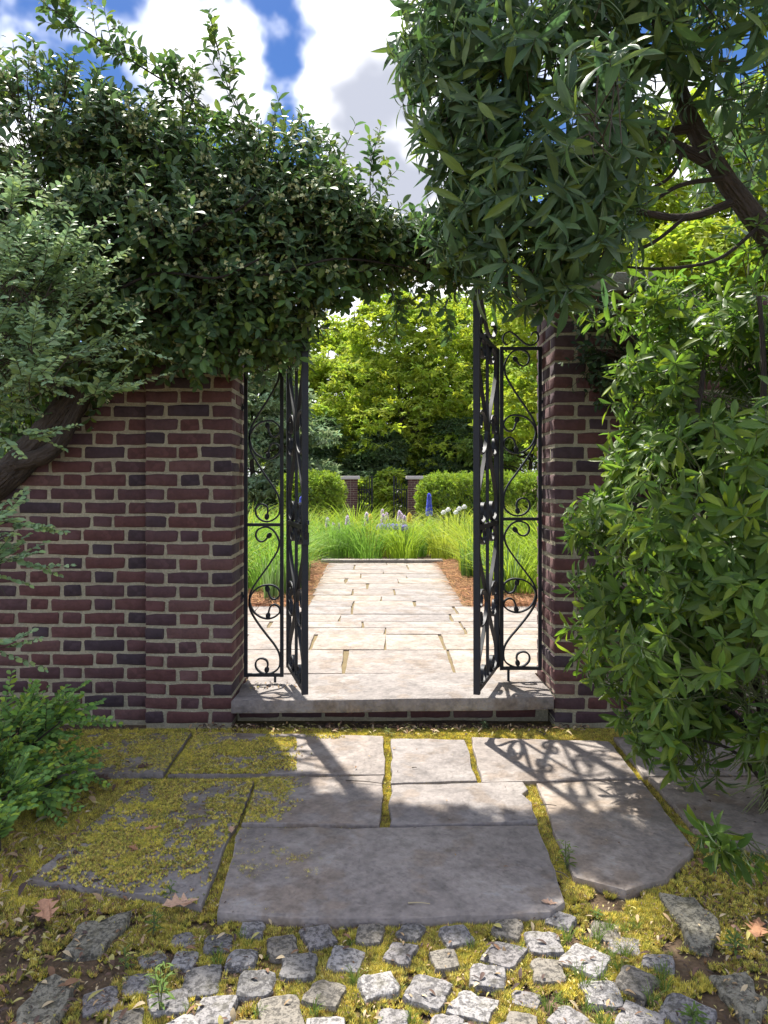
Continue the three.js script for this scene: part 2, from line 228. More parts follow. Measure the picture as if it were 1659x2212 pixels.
function pillar(x0, inner, label) {          // inner: +1 when the gateway side is +x
  const W = 0.425, DEP = 0.41, x1 = x0 + W, t = thing('gate_pillar', label, 'brick pillar', V3((x0 + x1) / 2, 0, -DEP / 2), 'brick pillars of the gateway');
  part(t, 'mortar', boxGeo(x0 + 0.005, x1 - 0.005, -0.02, PIL_H, -DEP + 0.005, -0.005), M.mortar);
  const J = 0.0145, S = (a, b) => inner > 0 ? [x1 - b, x1 - a] : [x0 + a, x0 + b];   // a, b measured from the gateway side
  for (let k = 0; k < ROWS; k++) {
    const y = (k + 0.5) * COURSE, q = (a, b, zf, d) => brick(t, ...S(a, b), y, zf, d), j = (rb() - 0.5) * 0.012;
    if (k % 2) { q(0, 0.153 + j, 0, 0.097); q(0.153 + J + j, 0.258 + j, 0, 0.1); q(0.258 + J + j, W, 0, 0.1); q(0, 0.095, -0.111, 0.188); q(0, 0.153, -0.313, 0.097); }
    else { q(0, 0.095 + j, 0, 0.196); q(0.095 + J + j, 0.316 + j, 0, 0.1); q(0.316 + J + j, W, 0, 0.1); q(0, 0.095, -0.211, 0.199); }
  }
  part(t, 'cap_stone', slabGeo([[x0 - 0.05, -DEP - 0.05], [x1 + 0.05, -DEP - 0.05], [x1 + 0.05, 0.05], [x0 - 0.05, 0.05]], PIL_H + 0.085, 0.075, { bevel: 0.008, jag: 0.003, seed: 5 }), M.cap);
  return t;
}
pillar(-1.136, 1, 'tall red brick gate pillar beside the bent trunk, joined to the long bare wall');
pillar(0.848, -1, 'red brick gate pillar half hidden by the glossy long-leaved shrub');

// clip a rectangle against the line a -> b, keeping what lies below it
function clipBelow(poly, a, b) { const f = ([x, y]) => (b[0] - a[0]) * (y - a[1]) - (b[1] - a[1]) * (x - a[0]), out = []; for (let i = 0; i < poly.length; i++) { const p = poly[i], q = poly[(i + 1) % poly.length], fp = f(p), fq = f(q); if (fp <= 0) out.push(p); if (fp * fq < 0) { const t = fp / (fp - fq); out.push([lerp(p[0], q[0], t), lerp(p[1], q[1], t)]); } } return out; }
function wall(xFrom, xTo, zf, label, cut) {
  const t = thing('brick_wall', label, 'brick wall', V3((xFrom + xTo) / 2, 0, zf - 0.15), 'garden wall'), DEP = 0.3, J = 0.0145;
  const extr = (poly, d, z, m, name) => { if (poly.length < 3) return; const g = new THREE.ExtrudeGeometry(new THREE.Shape(poly.map((p) => new THREE.Vector2(...p))), { depth: d, bevelEnabled: false }); g.translate(0, 0, z); part(t, name, g, m); };
  let core = [[xFrom, -0.02], [xTo, -0.02], [xTo, PIL_H], [xFrom, PIL_H]]; if (cut) core = clipBelow(core, ...cut);
  extr(core, DEP - 0.005, zf - DEP, M.mortar, 'mortar');
  for (let k = 0; k < ROWS; k++) {
    const y = (k + 0.5) * COURSE; let x = xTo, st = k % 2 === 0, first = true;
    while (x > xFrom + 0.05) {
      const full = st ? 0.2 : 0.09, w = first ? (k % 2 ? 0.09 + rb() * 0.01 : 0.145 + rb() * 0.02) : full + (rb() - 0.5) * 0.01, x0 = Math.max(xFrom, x - w);
      if (cut) { const rect = [[x0, y - BH / 2], [x, y - BH / 2], [x, y + BH / 2], [x0, y + BH / 2]], c = clipBelow(rect, ...cut); if (c.length === 4 && c.every((p, i) => p === rect[i])) brick(t, x0, x, y, zf, 0.1); else if (c.length >= 3) { const m = V3(); let a = 0; for (let i = 0; i < c.length; i++) { const n = c[(i + 1) % c.length]; a += c[i][0] * n[1] - n[0] * c[i][1]; } if (Math.abs(a) > 0.0015) { const g = new THREE.ExtrudeGeometry(new THREE.Shape(c.map((p) => new THREE.Vector2(...p))), { depth: 0.1, bevelEnabled: false }); g.translate(0, 0, zf - 0.1); part(t, 'brick', g, M.bricks[k % 9]); } } }
      else brick(t, x0, x, y, zf, 0.1);
      x = x0 - J + (rb() - 0.5) * 0.003; st = first ? !st : !st; first = false;
    }
  }
  return t;
}
const WZ = -0.045;
const cutA = P(-60, 1128, 3.79), cutB = P(262, 800, 3.79);
{
  const t = wall(-2.5, -1.139, WZ, 'long dark red brick wall sloping down along the bent grey trunk', [[cutA.x, cutA.y], [cutB.x, cutB.y]]);
  // rough mortar bead where the wall was closed round the trunk
  const pts = []; for (let i = 0; i <= 8; i++) pts.push(V3(lerp(cutA.x, cutB.x, i / 8) + 0.012 * Math.sin(i * 2.3), lerp(cutA.y, cutB.y, i / 8) + 0.008 * Math.cos(i * 3.1), WZ - 0.004));
  part(t, 'mortar_fillet', limb(pts, [0.022, 0.016, 0.03, 0.02, 0.035, 0.03], 8, 6, 0.6), M.mortar);
}
wall(1.276, 2.7, WZ, 'red brick wall hidden behind the tall glossy shrub');

// ================================================================ threshold
{
  const t = thing('stone_threshold', 'thick worn stone step across the gateway between the brick pillars', 'stone step', V3(0.07, 0, -0.2));
  const s = part(t, 'tread', slabGeo([[-0.708, -0.46], [0.845, -0.46], [0.845, 0.02], [0.6, 0.035], [0.3, 0.03], [-0.2, 0.038], [-0.708, 0.03]], 0.137, 0.05, { bevel: 0.007, jag: 0.006, tilt: [0.011, 0], seed: 21, dome: 0.004 }), M.flags[1]);
  part(t, 'riser_mortar', boxGeo(-0.708, 0.845, -0.03, 0.068, -0.44, -0.115), M.mortar);
  for (let x = -0.70; x < 0.78; x += 0.214) brick(t, x, Math.min(x + 0.2, 0.843), 0.031, -0.108, 0.1, 0.058);
}

// ================================================================ paving before the gate: flagstones drawn from the photograph onto the ground
const onG = (pts) => pts.map(([u, v]) => { const p = onGround(u, v, 0.012); return [p.x, p.z]; });
const flagPolys = [
  [[[425, 1583], [640, 1586], [828, 1590], [830, 1671], [362, 1673]], 3, 0],
  [[[845, 1597], [1003, 1598], [1031, 1688], [945, 1690], [845, 1693]], 1, 1],
  [[[1018, 1594], [1315, 1604], [1378, 1682], [1210, 1687], [1042, 1690]], 3, 1],
  [[[1328, 1592], [1700, 1592], [1790, 1674], [1392, 1676]], 0, 1],
  [[[560, 1681], [826, 1677], [820, 1783], [525, 1779]], 3, 1],
  [[[845, 1698], [1130, 1690], [1141, 1706], [1128, 1716], [1150, 1735], [1146, 1750], [1163, 1774], [1005, 1783], [842, 1785]], 1, 1],
  [[[1160, 1692], [1384, 1684], [1500, 1836], [1437, 1900], [1352, 1922], [1240, 1895]], 2, 1],
  [[[1402, 1681], [1800, 1679], [1960, 1815], [1640, 1835], [1500, 1790]], 2, 1],
  [[[516, 1791], [830, 1789], [1163, 1785], [1218, 1950], [1190, 1972], [905, 1988], [620, 1988], [468, 1974]], 4, 2],
  [[[300, 1688], [548, 1687], [512, 1785], [497, 1800], [434, 1958], [350, 1940], [60, 1900]], 5, 2],
  [[[120, 1583], [412, 1584], [352, 1673], [-30, 1676]], 5, 2],
];
const flagWorld = flagPolys.map(([p]) => onG(p));
{
  const t = structure('front_paving', null, null, 'mossy flagstone paving before the gate step');
  flagWorld.forEach((poly, i) => { const k = flagPolys[i][1]; part(t, 'flagstone', slabGeo(poly, 0.014 + (i % 3) * 0.0015, 0.045, { seed: 31 + i, jag: 0.010, step: 0.06, bevel: 0.005, tilt: [((i * 37) % 7 - 3) * 0.0015, ((i * 53) % 7 - 3) * 0.0012] }), M.flags[k % 4]); });
}
const inPoly = (x, z, poly) => { let c = false; for (let i = 0, j = poly.length - 1; i < poly.length; j = i++) { const [a, b] = poly[i], [d, e] = poly[j]; if ((b > z) !== (e > z) && x < (d - a) * (z - b) / (e - b) + a) c = !c; } return c; };

// ---- granite setts and kerb stones
const setts = [];   // [u, v, width in display pixels, how deep it is buried]
const Lz = (x, y, w, b = 0) => setts.push([x / 2, 1906.9 + y / 2, w / 2, b]), Rz = (x, y, w, b = 0) => setts.push([829.6 + x / 2, 1906.9 + y / 2, w / 2, b]);
Lz(1090, 195, 115); Lz(940, 250, 120); Lz(1220, 265, 140); Lz(1380, 225, 145); Lz(1595, 215, 125); Lz(1045, 318, 125); Lz(790, 225, 110, 0.6); Lz(1290, 350, 165); Lz(1495, 320, 165); Lz(870, 405, 180, 0.3); Lz(600, 415, 150, 0.7); Lz(660, 310, 120, 0.8); Lz(1110, 430, 170); Lz(1400, 470, 180); Lz(1635, 437, 165); Lz(730, 505, 185, 0.4); Lz(430, 485, 160, 0.7); Lz(930, 540, 175); Lz(1215, 550, 205); Lz(550, 590, 160, 0.4); Lz(790, 622, 150); Lz(1060, 640, 160); Lz(1400, 640, 170); Lz(800, 310, 110, 0.8);
Rz(115, 205, 110); Rz(310, 220, 145); Rz(530, 185, 135); Rz(765, 155, 120, 0.2); Rz(690, 250, 150); Rz(65, 297, 135); Rz(262, 325, 125); Rz(515, 300, 160); Rz(870, 320, 185, 0.2); Rz(450, 395, 165); Rz(710, 370, 145); Rz(1180, 325, 130, 0.6); Rz(195, 465, 180); Rz(1090, 420, 160); Rz(390, 520, 190); Rz(612, 480, 130, 0.6); Rz(940, 460, 165, 0.5); Rz(800, 585, 165); Rz(600, 600, 140); Rz(1310, 545, 220, 0.2); Rz(1110, 585, 200); Rz(40, 590, 150); Rz(262, 625, 150);
Rz(960, 190, 120, 0.8); Rz(1040, 250, 130, 0.8);
{ const r = rng(8); for (const v of [2255, 2325, 2400]) for (let u = 180; u < 1500; u += 125 + r() * 30) setts.push([u + r() * 20, v + 25 * Math.sin(u / 260) + r() * 14, 105, 0.1]); }
const settSpots = [];
{
  const t = structure('cobble_paving', null, null, 'granite setts laid in moss before the flagstones'), r = rng(17);
  setts.forEach(([u, v, w, b], i) => {
    const c = onGround(u, v, 0.005), D = EYE_Z - c.z, s = w / FOCAL * D * 0.475, a = (r() - 0.5) * 0.9 + (u - 820) * 0.0006, el = 0.92 + r() * 0.3, poly = [];
    for (const [x, z] of [[-1, -1], [1, -1], [1, 1], [-1, 1]]) { const px = x * s * (0.9 + r() * 0.2), pz = z * s * el * (0.9 + r() * 0.2); poly.push([c.x + px * Math.cos(a) - pz * Math.sin(a), c.z + px * Math.sin(a) + pz * Math.cos(a)]); }
    part(t, 'sett', slabGeo(poly, 0.003 - b * 0.012 + r() * 0.005, 0.06, { seed: 300 + i, jag: 0.006, step: 0.018, bevel: 0.010, dome: 0.009, tilt: [(r() - 0.5) * 0.09, (r() - 0.5) * 0.09], round: 0.006 }), M.granite[Math.floor(r() * 5)]);
    settSpots.push([c.x, c.z, s, b]);
  });
}
const kerbPolys = [[[[185, 1987], [282, 1964], [270, 2002], [215, 2052], [130, 2057]], 0], [[[95, 2097], [165, 2107], [140, 2160], [95, 2225], [20, 2222]], 0], [[[1430, 1929], [1495, 1932], [1560, 1997], [1530, 2042], [1495, 2037]], 0], [[[1530, 2097], [1610, 2092], [1665, 2172], [1630, 2210], [1570, 2147]], 0]];
const kerbWorld = kerbPolys.map(([p]) => onG(p));
{ const lab = ['blocky granite edging stone beside the large fallen oak leaf', 'wide granite edging stone under the leafy weed by the cobbles', 'long lichen-grey edging stone beyond the mossy flagstone corner', 'pale crumbling edging stone at the dark leaf litter'];
  kerbWorld.forEach((p, i) => { const g = slabGeo(p, 0.012, 0.08, { seed: 60 + i, jag: 0.016, step: 0.025, bevel: 0.01, dome: 0.03, tilt: [0.03, 0.02] }), o = new THREE.Mesh(g, M.kerb); o.name = numbered('edging_stone'); put(o, scene); tag(o, lab[i], 'edging stone', 'edging stones of the cobbles'); }); }

// ================================================================ garden path beyond the gate
{
  const t = structure('garden_path', null, null, 'pale flagstone path through the garden beds');
  const rows = [[4.19, 4.78], [4.78, 5.26], [5.26, 5.5], [5.5, 5.74], [5.74, 6.06], [6.06, 6.43], [6.43, 6.73], [6.73, 7.07], [7.07, 7.46], [7.46, 7.88], [7.88, 8.29], [8.29, 8.71], [8.71, 9.12], [9.12, 9.6], [9.6, 9.86]];
  const joints = [[-2.6, -1.4, -0.195, 0.415, 1.5, 2.8], [-2.6, -0.9, -0.43, 0.037, 0.415, 1.2, 2.6], [-2.5, -1.2, 0.037, 0.6, 1.7, 2.7], [-2.5, -0.8, -0.113, 0.6, 1.4, 2.6], [-2.5, -1.5, -0.3, 0.55, 1.6, 2.6], [-2.5, -1.0, -0.216, 0.62, 1.3, 2.6], [-0.6, -0.22, 0.3, 0.72], [-0.61, 0.02, 0.73], [-0.62, -0.25, 0.15, 0.73], [-0.63, -0.12, 0.73], [-0.63, -0.35, 0.2, 0.74], [-0.64, -0.2, 0.3, 0.74], [-0.65, 0.05, 0.74], [-0.65, -0.3, 0.35, 0.75], [-0.66, 0.1, 0.75]];
  const r = rng(23);
  rows.forEach(([d0, d1], k) => { const xs = joints[k]; for (let i = 0; i < xs.length - 1; i++) { const g = 0.007 + r() * 0.004, x0 = xs[i] + g, x1 = xs[i + 1] - g, z0 = EYE_Z - d1 + 0.009, z1 = EYE_Z - d0 - 0.009, s = (r() - 0.5) * 0.03, q = (r() - 0.5) * 0.03; part(t, 'flagstone', slabGeo([[x0 + s, z0], [x1 + q, z0], [x1, z1], [x0, z1]], 0.134 + r() * 0.003, 0.04, { seed: 90 + k * 9 + i, jag: 0.006, step: 0.1, bevel: 0.004, tilt: [(r() - 0.5) * 0.004, (r() - 0.5) * 0.006] }), M.flags[Math.floor(r() * 4)]); } });
  for (const [x0, x1, d0, d1] of [[-2.6, 2.8, 4.2, 6.43], [-0.66, 0.75, 6.44, 9.86]]) part(t, 'joint_bed', boxGeo(x0, x1, 0.09, 0.124, EYE_Z - d1, EYE_Z - d0), M.sand);
  part(t, 'end_kerb', slabGeo([[-0.75, -6.32], [0.82, -6.32], [0.82, -6.17], [-0.75, -6.17]], 0.17, 0.06, { seed: 211, jag: 0.006 }), M.flags[0]);
}
// beds of orange pine straw on either side of the path
{
  const bed = (name, x0, x1, z0, z1, label) => { const g = new THREE.PlaneGeometry(x1 - x0, z1 - z0, 30, 30); g.rotateX(-Math.PI / 2); g.translate((x0 + x1) / 2, 0.135, (z0 + z1) / 2); const p = g.attributes.position, uv = g.attributes.uv; for (let i = 0; i < p.count; i++) { const x = p.getX(i), z = p.getZ(i), e = Math.min(x - x0, x1 - x, z - z0, z1 - z); p.setY(i, 0.112 + Math.min(0.05, Math.max(0, e) * 0.25) + 0.03 * (fbm3(x * 4, 3, z * 4, 3) - 0.5)); uv.setXY(i, x, z); } g.computeVertexNormals(); structure(name, g, M.mulch, label); };
  bed('mulch_bed', -4.5, -0.68, -6.6, -2.72, 'orange pine straw bed beside the path, behind the bare wall'); bed('mulch_bed', 0.79, 4.5, -6.6, -2.72, 'orange pine straw bed beside the path, behind the shrub');
  const g = new THREE.BufferGeometry(); g.setAttribute('position', new THREE.Float32BufferAttribute([-0.006, 0, 0, 0.006, 0, 0, 0.003, 0.012, 1, -0.003, 0.012, 1], 3)); g.setIndex([0, 1, 2, 0, 2, 3]); g.computeVertexNormals();
  const r = rng(31), ms = [], cs = []; for (let i = 0; i < 18000; i++) { const s = r() < 0.5 ? -1 : 1, x = s < 0 ? -0.62 - r() * r() * 2.6 : 0.73 + r() * r() * 2.6, z = -2.66 - r() * 3.6, a = r() * 6.28, L = 0.08 + r() * 0.08; ms.push(new THREE.Matrix4().compose(V3(x, 0.118 + Math.min(0.045, Math.max(0, Math.abs(x) - 0.7) * 0.2) + r() * 0.02, z), new THREE.Quaternion().setFromEuler(new THREE.Euler((r() - 0.5) * 0.4, a, 0)), V3(L * 3, L, L))); const k = 0.35 + r() * 1.05; cs.push(lin(k, k * (0.75 + r() * 0.4), k * (0.6 + r() * 0.4))); }
  const o = instanced(scene, 'pine_straw', g, std([0.34, 0.17, 0.075]), ms, cs); o.userData.label = 'loose orange pine needles lying along the path edges'; o.userData.category = 'pine straw';
}

// ================================================================ moss, litter
{
  const p = [], r0 = rng(2); for (let k = 0; k < 7; k++) { const a = k / 7 * 6.28 + r0() * 0.6, l = 0.7 + r0() * 0.5, o = 0.55 + r0() * 0.35; const cx = Math.cos(a), sz = Math.sin(a); p.push(-sz * 0.16, 0, cx * 0.16, sz * 0.16, 0, -cx * 0.16, cx * o, l, sz * o); }
  const g = new THREE.BufferGeometry(); g.setAttribute('position', new THREE.Float32BufferAttribute(p, 3)); g.computeVertexNormals();
  const r = rng(41), ms = [], cs = [], area = (x, z) => 1;
  const pal = [[1.0, 0.92, 0.16], [0.8, 0.80, 0.13], [0.5, 0.56, 0.1], [0.95, 0.78, 0.2], [0.26, 0.3, 0.07], [0.36, 0.22, 0.09], [1.05, 1.0, 0.22]];
  for (let i = 0; i < 700000 && ms.length < 220000; i++) {
    const x = -1.75 + r() * 3.6, z = 0.05 + r() * 2.25, onFlag = flagWorld.findIndex((q) => inPoly(x, z, q)), n = fbm3(x * 5, 4, z * 5, 5), [u, v] = toPixel(V3(x, 0, z));
    let y = -0.013, s = 0.007 + r() * 0.007, ok = true;
    if (onFlag >= 0) {   // moss creeping over the flags on the shady side, as in the photograph
      const creep = smooth(640, 440, u + (v - 1750) * 0.45 + (n - 0.5) * 500) * (v > 1900 ? 0.7 : 1), edge = flagWorld[onFlag].length; y = 0.013; s *= 0.62;
      const stripe = v < 1672 && v > 1600 && u < 640 ? smooth(0.46, 0.56, n) : 0;
      ok = r() < creep * smooth(0.38, 0.62, 0.55 * fbm3(x * 9 + 5, 8, z * 9, 3) + 0.45 * fbm3(x * 34, 8, z * 34, 3) + (r() - 0.5) * 0.12) * 1.1 + stripe * 0.7 * smooth(1690, 1640, v);
    } else if (v > 1965) { ok = 0.6 * fbm3(x * 12, 6, z * 12, 3) + 0.4 * fbm3(x * 40, 6, z * 40, 2) + 0.2 * (r() - 0.5) > 0.46 + 0.1 * smooth(420, 120, u) + 0.12 * smooth(1300, 1560, u) && !settSpots.some(([a, b, q, bu]) => Math.hypot(x - a, z - b) < q * 0.92 && bu < 0.75 && r() < 0.97) && !kerbWorld.some((q) => inPoly(x, z, q)) && r() < smooth(-160, 260, u) && r() < smooth(1850, 1460, u); if (!ok) continue; s *= 0.9; }
    else if (u > 1440 && v > 1780) ok = r() < 0.3; else if (u > 1200 && v > 1880) ok = fbm3(x * 14, 6, z * 14, 4) > 0.47; else if (u < 300 && v < 1650) ok = r() < 0.3;
    if (!ok) continue;
    ms.push(new THREE.Matrix4().compose(V3(x, y, z), new THREE.Quaternion().setFromEuler(new THREE.Euler((r() - 0.5) * 0.5, r() * 6.28, (r() - 0.5) * 0.5)), V3(s, s * (0.7 + r() * 0.6), s)));
    const warm = v > 1965 ? 0.85 : 1, pick = clamp(fbm3(x * 16 + 3, 2, z * 16, 3) * 1.5 - 0.25 + (r() - 0.5) * 0.9), c = pal[Math.floor(pick * 6.99)], k = (0.6 + r() * 0.55) * warm; cs.push(lin(c[0] * k, c[1] * k, c[2] * k));
  }
  const o = instanced(scene, 'moss', g, std([0.86, 0.79, 0.78], { roughness: 1 }), ms, cs); tag(o, 'yellow green moss filling the joints between flags and setts', 'moss', null, 'stuff');
}

// ================================================================ wrought iron gates
const S1 = [[350, 345], [320, 385], [275, 405], [230, 380], [208, 320], [225, 260], [275, 225], [340, 215], [405, 250], [455, 320], [482, 400], [472, 500], [430, 590], [340, 740], [240, 890], [160, 1030], [133, 1130], [150, 1240], [200, 1330], [280, 1385], [360, 1400], [440, 1370], [492, 1310], [480, 1250], [430, 1218], [385, 1240], [365, 1290], [357, 1335]];
const S2 = [[352, 1040], [365, 1085], [385, 1130], [430, 1150], [475, 1120], [496, 1070], [470, 1010], [410, 970], [340, 965], [260, 985], [190, 1040], [147, 1110], [130, 1190], [145, 1290], [210, 1420], [330, 1600], [430, 1740], [480, 1840], [495, 1930], [480, 2030], [420, 2090], [340, 2115], [260, 2090], [210, 2030], [210, 1960], [245, 1920], [290, 1915], [335, 1940], [350, 1990], [342, 2035]];
function ironBar(parent, name, x0, x1, y0, y1, hz) { const g = boxGeo(x0, x1, y0, y1, -hz, hz), o = new THREE.Mesh(g, M.iron); o.name = name; return put(o, parent); }
const ballGeo = new THREE.SphereGeometry(1, 12, 8);
function scroll(parent, pts, ht, hz, ends = [0, pts.length - 1], br = 0.013) {
  const o = new THREE.Mesh(ribbon(pts, ht, hz), M.iron); o.name = 'scroll'; put(o, parent);
  for (const e of ends) { const q = e === 0 ? pts[1] : pts[e - 1], a = Math.atan2(pts[e][1] - q[1], pts[e][0] - q[0]), b = new THREE.Mesh(ballGeo, M.iron); b.name = 'scroll_end'; b.position.set(pts[e][0] + Math.cos(a) * br * 0.8, pts[e][1] + Math.sin(a) * br * 0.8, 0); b.scale.set(br * 1.35, br, br * 0.8); b.rotation.z = a; put(b, o); }
}
// x0 is the side that the big curves touch (the "left" of the traced panel)
const mapS = (S, x0, x1, yt, yb) => S.map(([x, y]) => [lerp(x0, x1, (x - 90) / 425), lerp(yt, yb, (y - 185) / 1965)]);
function sidePanel(x0, x1, y0, y1, ym, flip, label) {
  const t = thing('gate_side_panel', label, 'iron panel', V3(x0, y0, -0.27)), W = x1 - x0, H = y1 - y0, mid = ym - y0, b = 0.009;
  ironBar(t, 'stile', -b, b, 0, H, b); ironBar(t, 'stile', W - b, W + b, 0, H, b);
  for (const y of [b, mid, H - b]) ironBar(t, 'rail', b, W - b, y - b * 0.9, y + b * 0.9, b * 0.95);
  const [a, c] = flip ? [W, 0] : [0, W];
  for (const [yt, yb] of [[H, mid], [mid, 0]]) for (const S of [S1, S2]) scroll(t, mapS(S, a, c, yt, yb), 0.0042, 0.009);
  const Q = [[0.16, 0.012], [0.07, 0.03], [0.03, 0.07], [0.08, 0.125], [0.2, 0.15], [0.34, 0.12], [0.5, 0.06], [0.66, 0.015], [0.8, 0.01], [0.93, 0.05], [0.96, 0.1], [0.9, 0.145], [0.82, 0.14], [0.77, 0.11]].map(([x, y]) => [flip ? x * W : W - x * W, H + 0.004 + y * 0.5]);
  const o = new THREE.Mesh(ribbon(Q, 0.0038, 0.008), M.iron); o.name = 'crest_scroll'; put(o, t);
  const fx = flip ? 0.035 : W - 0.035; ironBar(t, 'foot', fx - 0.006, fx + 0.006, -(y0 - 0.135), 0, 0.006);
  const px = flip ? W + b : -b; for (const y of [0.42, H * 0.83]) { const l = flip ? 1 : -1; ironBar(t, 'wall_bracket', Math.min(px, px + l * 0.05), Math.max(px, px + l * 0.05), y - 0.008, y + 0.008, 0.008); ironBar(t, 'bracket_pin', px + l * 0.012 - 0.007, px + l * 0.012 + 0.007, y - 0.016, y + 0.02, 0.011); }
}
sidePanel(-0.693, -0.506, 0.165, 1.85, 0.955, false, 'narrow scrolled iron panel fixed to the pillar by the bare wall');
sidePanel(0.637, 0.836, 0.2, 1.88, 0.985, true, 'narrow scrolled iron panel fixed to the pillar by the glossy shrub');
function gateLeaf(hx, hz, fx, fz, label, latch) {
  const W = Math.hypot(fx - hx, fz - hz), t = thing('gate_leaf', label, 'iron gate', V3(hx, 0.215, hz)), H = 1.655, mid = 0.755, b = 0.0125, top = 1.9;
  t.rotation.y = Math.atan2(-(fz - hz), fx - hx); t.rotation.z = latch ? -0.004 : -0.004;
  ironBar(t, 'stile', -b, b, 0, H, b); ironBar(t, 'stile', W - b, W + b, -0.005, top, b * 1.15); ironBar(t, 'centre_bar', W / 2 - 0.007, W / 2 + 0.007, 0.02, H - 0.02, 0.007);
  for (const y of [0.012, mid, H - 0.012]) ironBar(t, 'rail', b, W - b, y - 0.011, y + 0.011, b * 0.85);
  for (const [yt, yb] of [[H, mid], [mid, 0]]) for (const S of [S1, S2]) { scroll(t, mapS(S, W / 2, b, yt, yb), 0.0042, 0.009, [0, S.length - 1], 0.010); scroll(t, mapS(S, W / 2, W - b, yt, yb), 0.0042, 0.009, [0, S.length - 1], 0.010); }
  const cr = (pts) => { const o = new THREE.Mesh(ribbon(pts, 0.0042, 0.009), M.iron); o.name = 'crest_scroll'; put(o, t); };
  cr([[W - b, top - 0.04], [W * 0.86, top - 0.06], [W * 0.68, top - 0.13], [W * 0.5, top - 0.2], [W * 0.3, top - 0.215], [W * 0.14, top - 0.19], [W * 0.08, top - 0.15], [W * 0.15, top - 0.125], [W * 0.22, top - 0.15]]);
  cr([[W * 0.72, H + 0.06], [W * 0.78, H + 0.09], [W * 0.86, H + 0.07], [W * 0.86, H + 0.03], [W * 0.76, H + 0.004], [W * 0.6, H + 0.02], [W * 0.5, H + 0.004], [W * 0.42, H + 0.002]]);
  for (const y of [0.18, 1.2]) { ironBar(t, 'hinge_pin', -0.03, -b, y - 0.008, y + 0.008, 0.007); ironBar(t, 'hinge_barrel', -0.036, -0.022, y - 0.02, y + 0.02, 0.009); }
  if (latch) { ironBar(t, 'latch_box', W + b, W + b + 0.02, mid - 0.075, mid - 0.02, 0.014); const o = new THREE.Mesh(ribbon([[W + 0.03, mid - 0.05], [W + 0.045, mid - 0.02], [W + 0.05, mid + 0.01], [W + 0.06, mid + 0.03], [W + 0.08, mid + 0.032], [W + 0.085, mid + 0.02]], 0.0045, 0.006), M.iron); o.name = 'latch_handle'; put(o, t); }
}
gateLeaf(-0.47, -0.27, -0.340, 0.215, 'open wrought iron gate leaf with a curled latch handle', true);
gateLeaf(0.612, -0.27, 0.447, 0.215, 'open wrought iron gate leaf without a latch, beside the glossy shrub', false);

// ================================================================ shrubs and climbers
// styles of sprig: whorl of long leaves, opposite oval leaves, two ranks of small leaves
function sprigLeaves(style, pos, axis, r, S, out, stems) {
  const side = V3().crossVectors(axis, rdir(r)).normalize(), oth = V3().crossVectors(axis, side).normalize(), around = (a) => side.clone().multiplyScalar(Math.cos(a)).addScaledVector(oth, Math.sin(a));
  if (style === 'whorl') {
    const L = 0.05 + r() * 0.04, n = 7 + Math.floor(r() * 4); stems.push([pos.clone(), axis.clone(), L, 0.0022]);
    for (let k = 0; k < n; k++) { const a = k * 2.4 + r() * 0.9, out1 = around(a), lift = 0.1 + 0.85 * (k / n) + (r() - 0.5) * 0.7, d = out1.clone().addScaledVector(axis, lift).addScaledVector(rdir(r), 0.3); d.y -= 0.1 + r() * 0.4; out.push([pos.clone().addScaledVector(axis, L * (0.55 + 0.45 * k / n)), d.normalize(), axis.clone().addScaledVector(out1, -0.3).addScaledVector(rdir(r), 0.5), S * (0.4 + r() * 0.8)]); }
  } else if (style === 'pairs') {
    const L = 0.10 + r() * 0.09, n = 4 + Math.floor(r() * 2); stems.push([pos.clone(), axis.clone(), L, 0.0022]);
    for (let k = 0; k < n; k++) for (const s of [0, Math.PI]) { const t = (k + 0.7) / n, a = s + (k % 2) * 1.57 + r() * 0.5, out1 = around(a), d = out1.clone().addScaledVector(axis, 0.5 + t * 0.6); d.y -= 0.1; out.push([pos.clone().addScaledVector(axis, L * t), d.normalize(), axis.clone().addScaledVector(UPV, 0.8), S * (0.6 + r() * 0.55) * (1.05 - 0.25 * t)]); }
  } else {
    const L = 0.11 + r() * 0.08, n = 7 + Math.floor(r() * 3), flat = V3().crossVectors(axis, UPV); if (flat.lengthSq() < 0.01) flat.copy(side); flat.normalize(); stems.push([pos.clone(), axis.clone(), L, 0.0013]);
    for (let k = 0; k < n; k++) for (const s of [-1, 1]) { const t = (k + 0.6 + s * 0.12) / n, d = flat.clone().multiplyScalar(s).addScaledVector(axis, 0.75).addScaledVector(UPV, 0.15 + (r() - 0.5) * 0.5); out.push([pos.clone().addScaledVector(axis, L * t), d.normalize(), V3(0, 0.8, 0.6).addScaledVector(rdir(r), 0.55), S * (0.7 + r() * 0.5) * (1.1 - 0.45 * t)]); }
  }
}
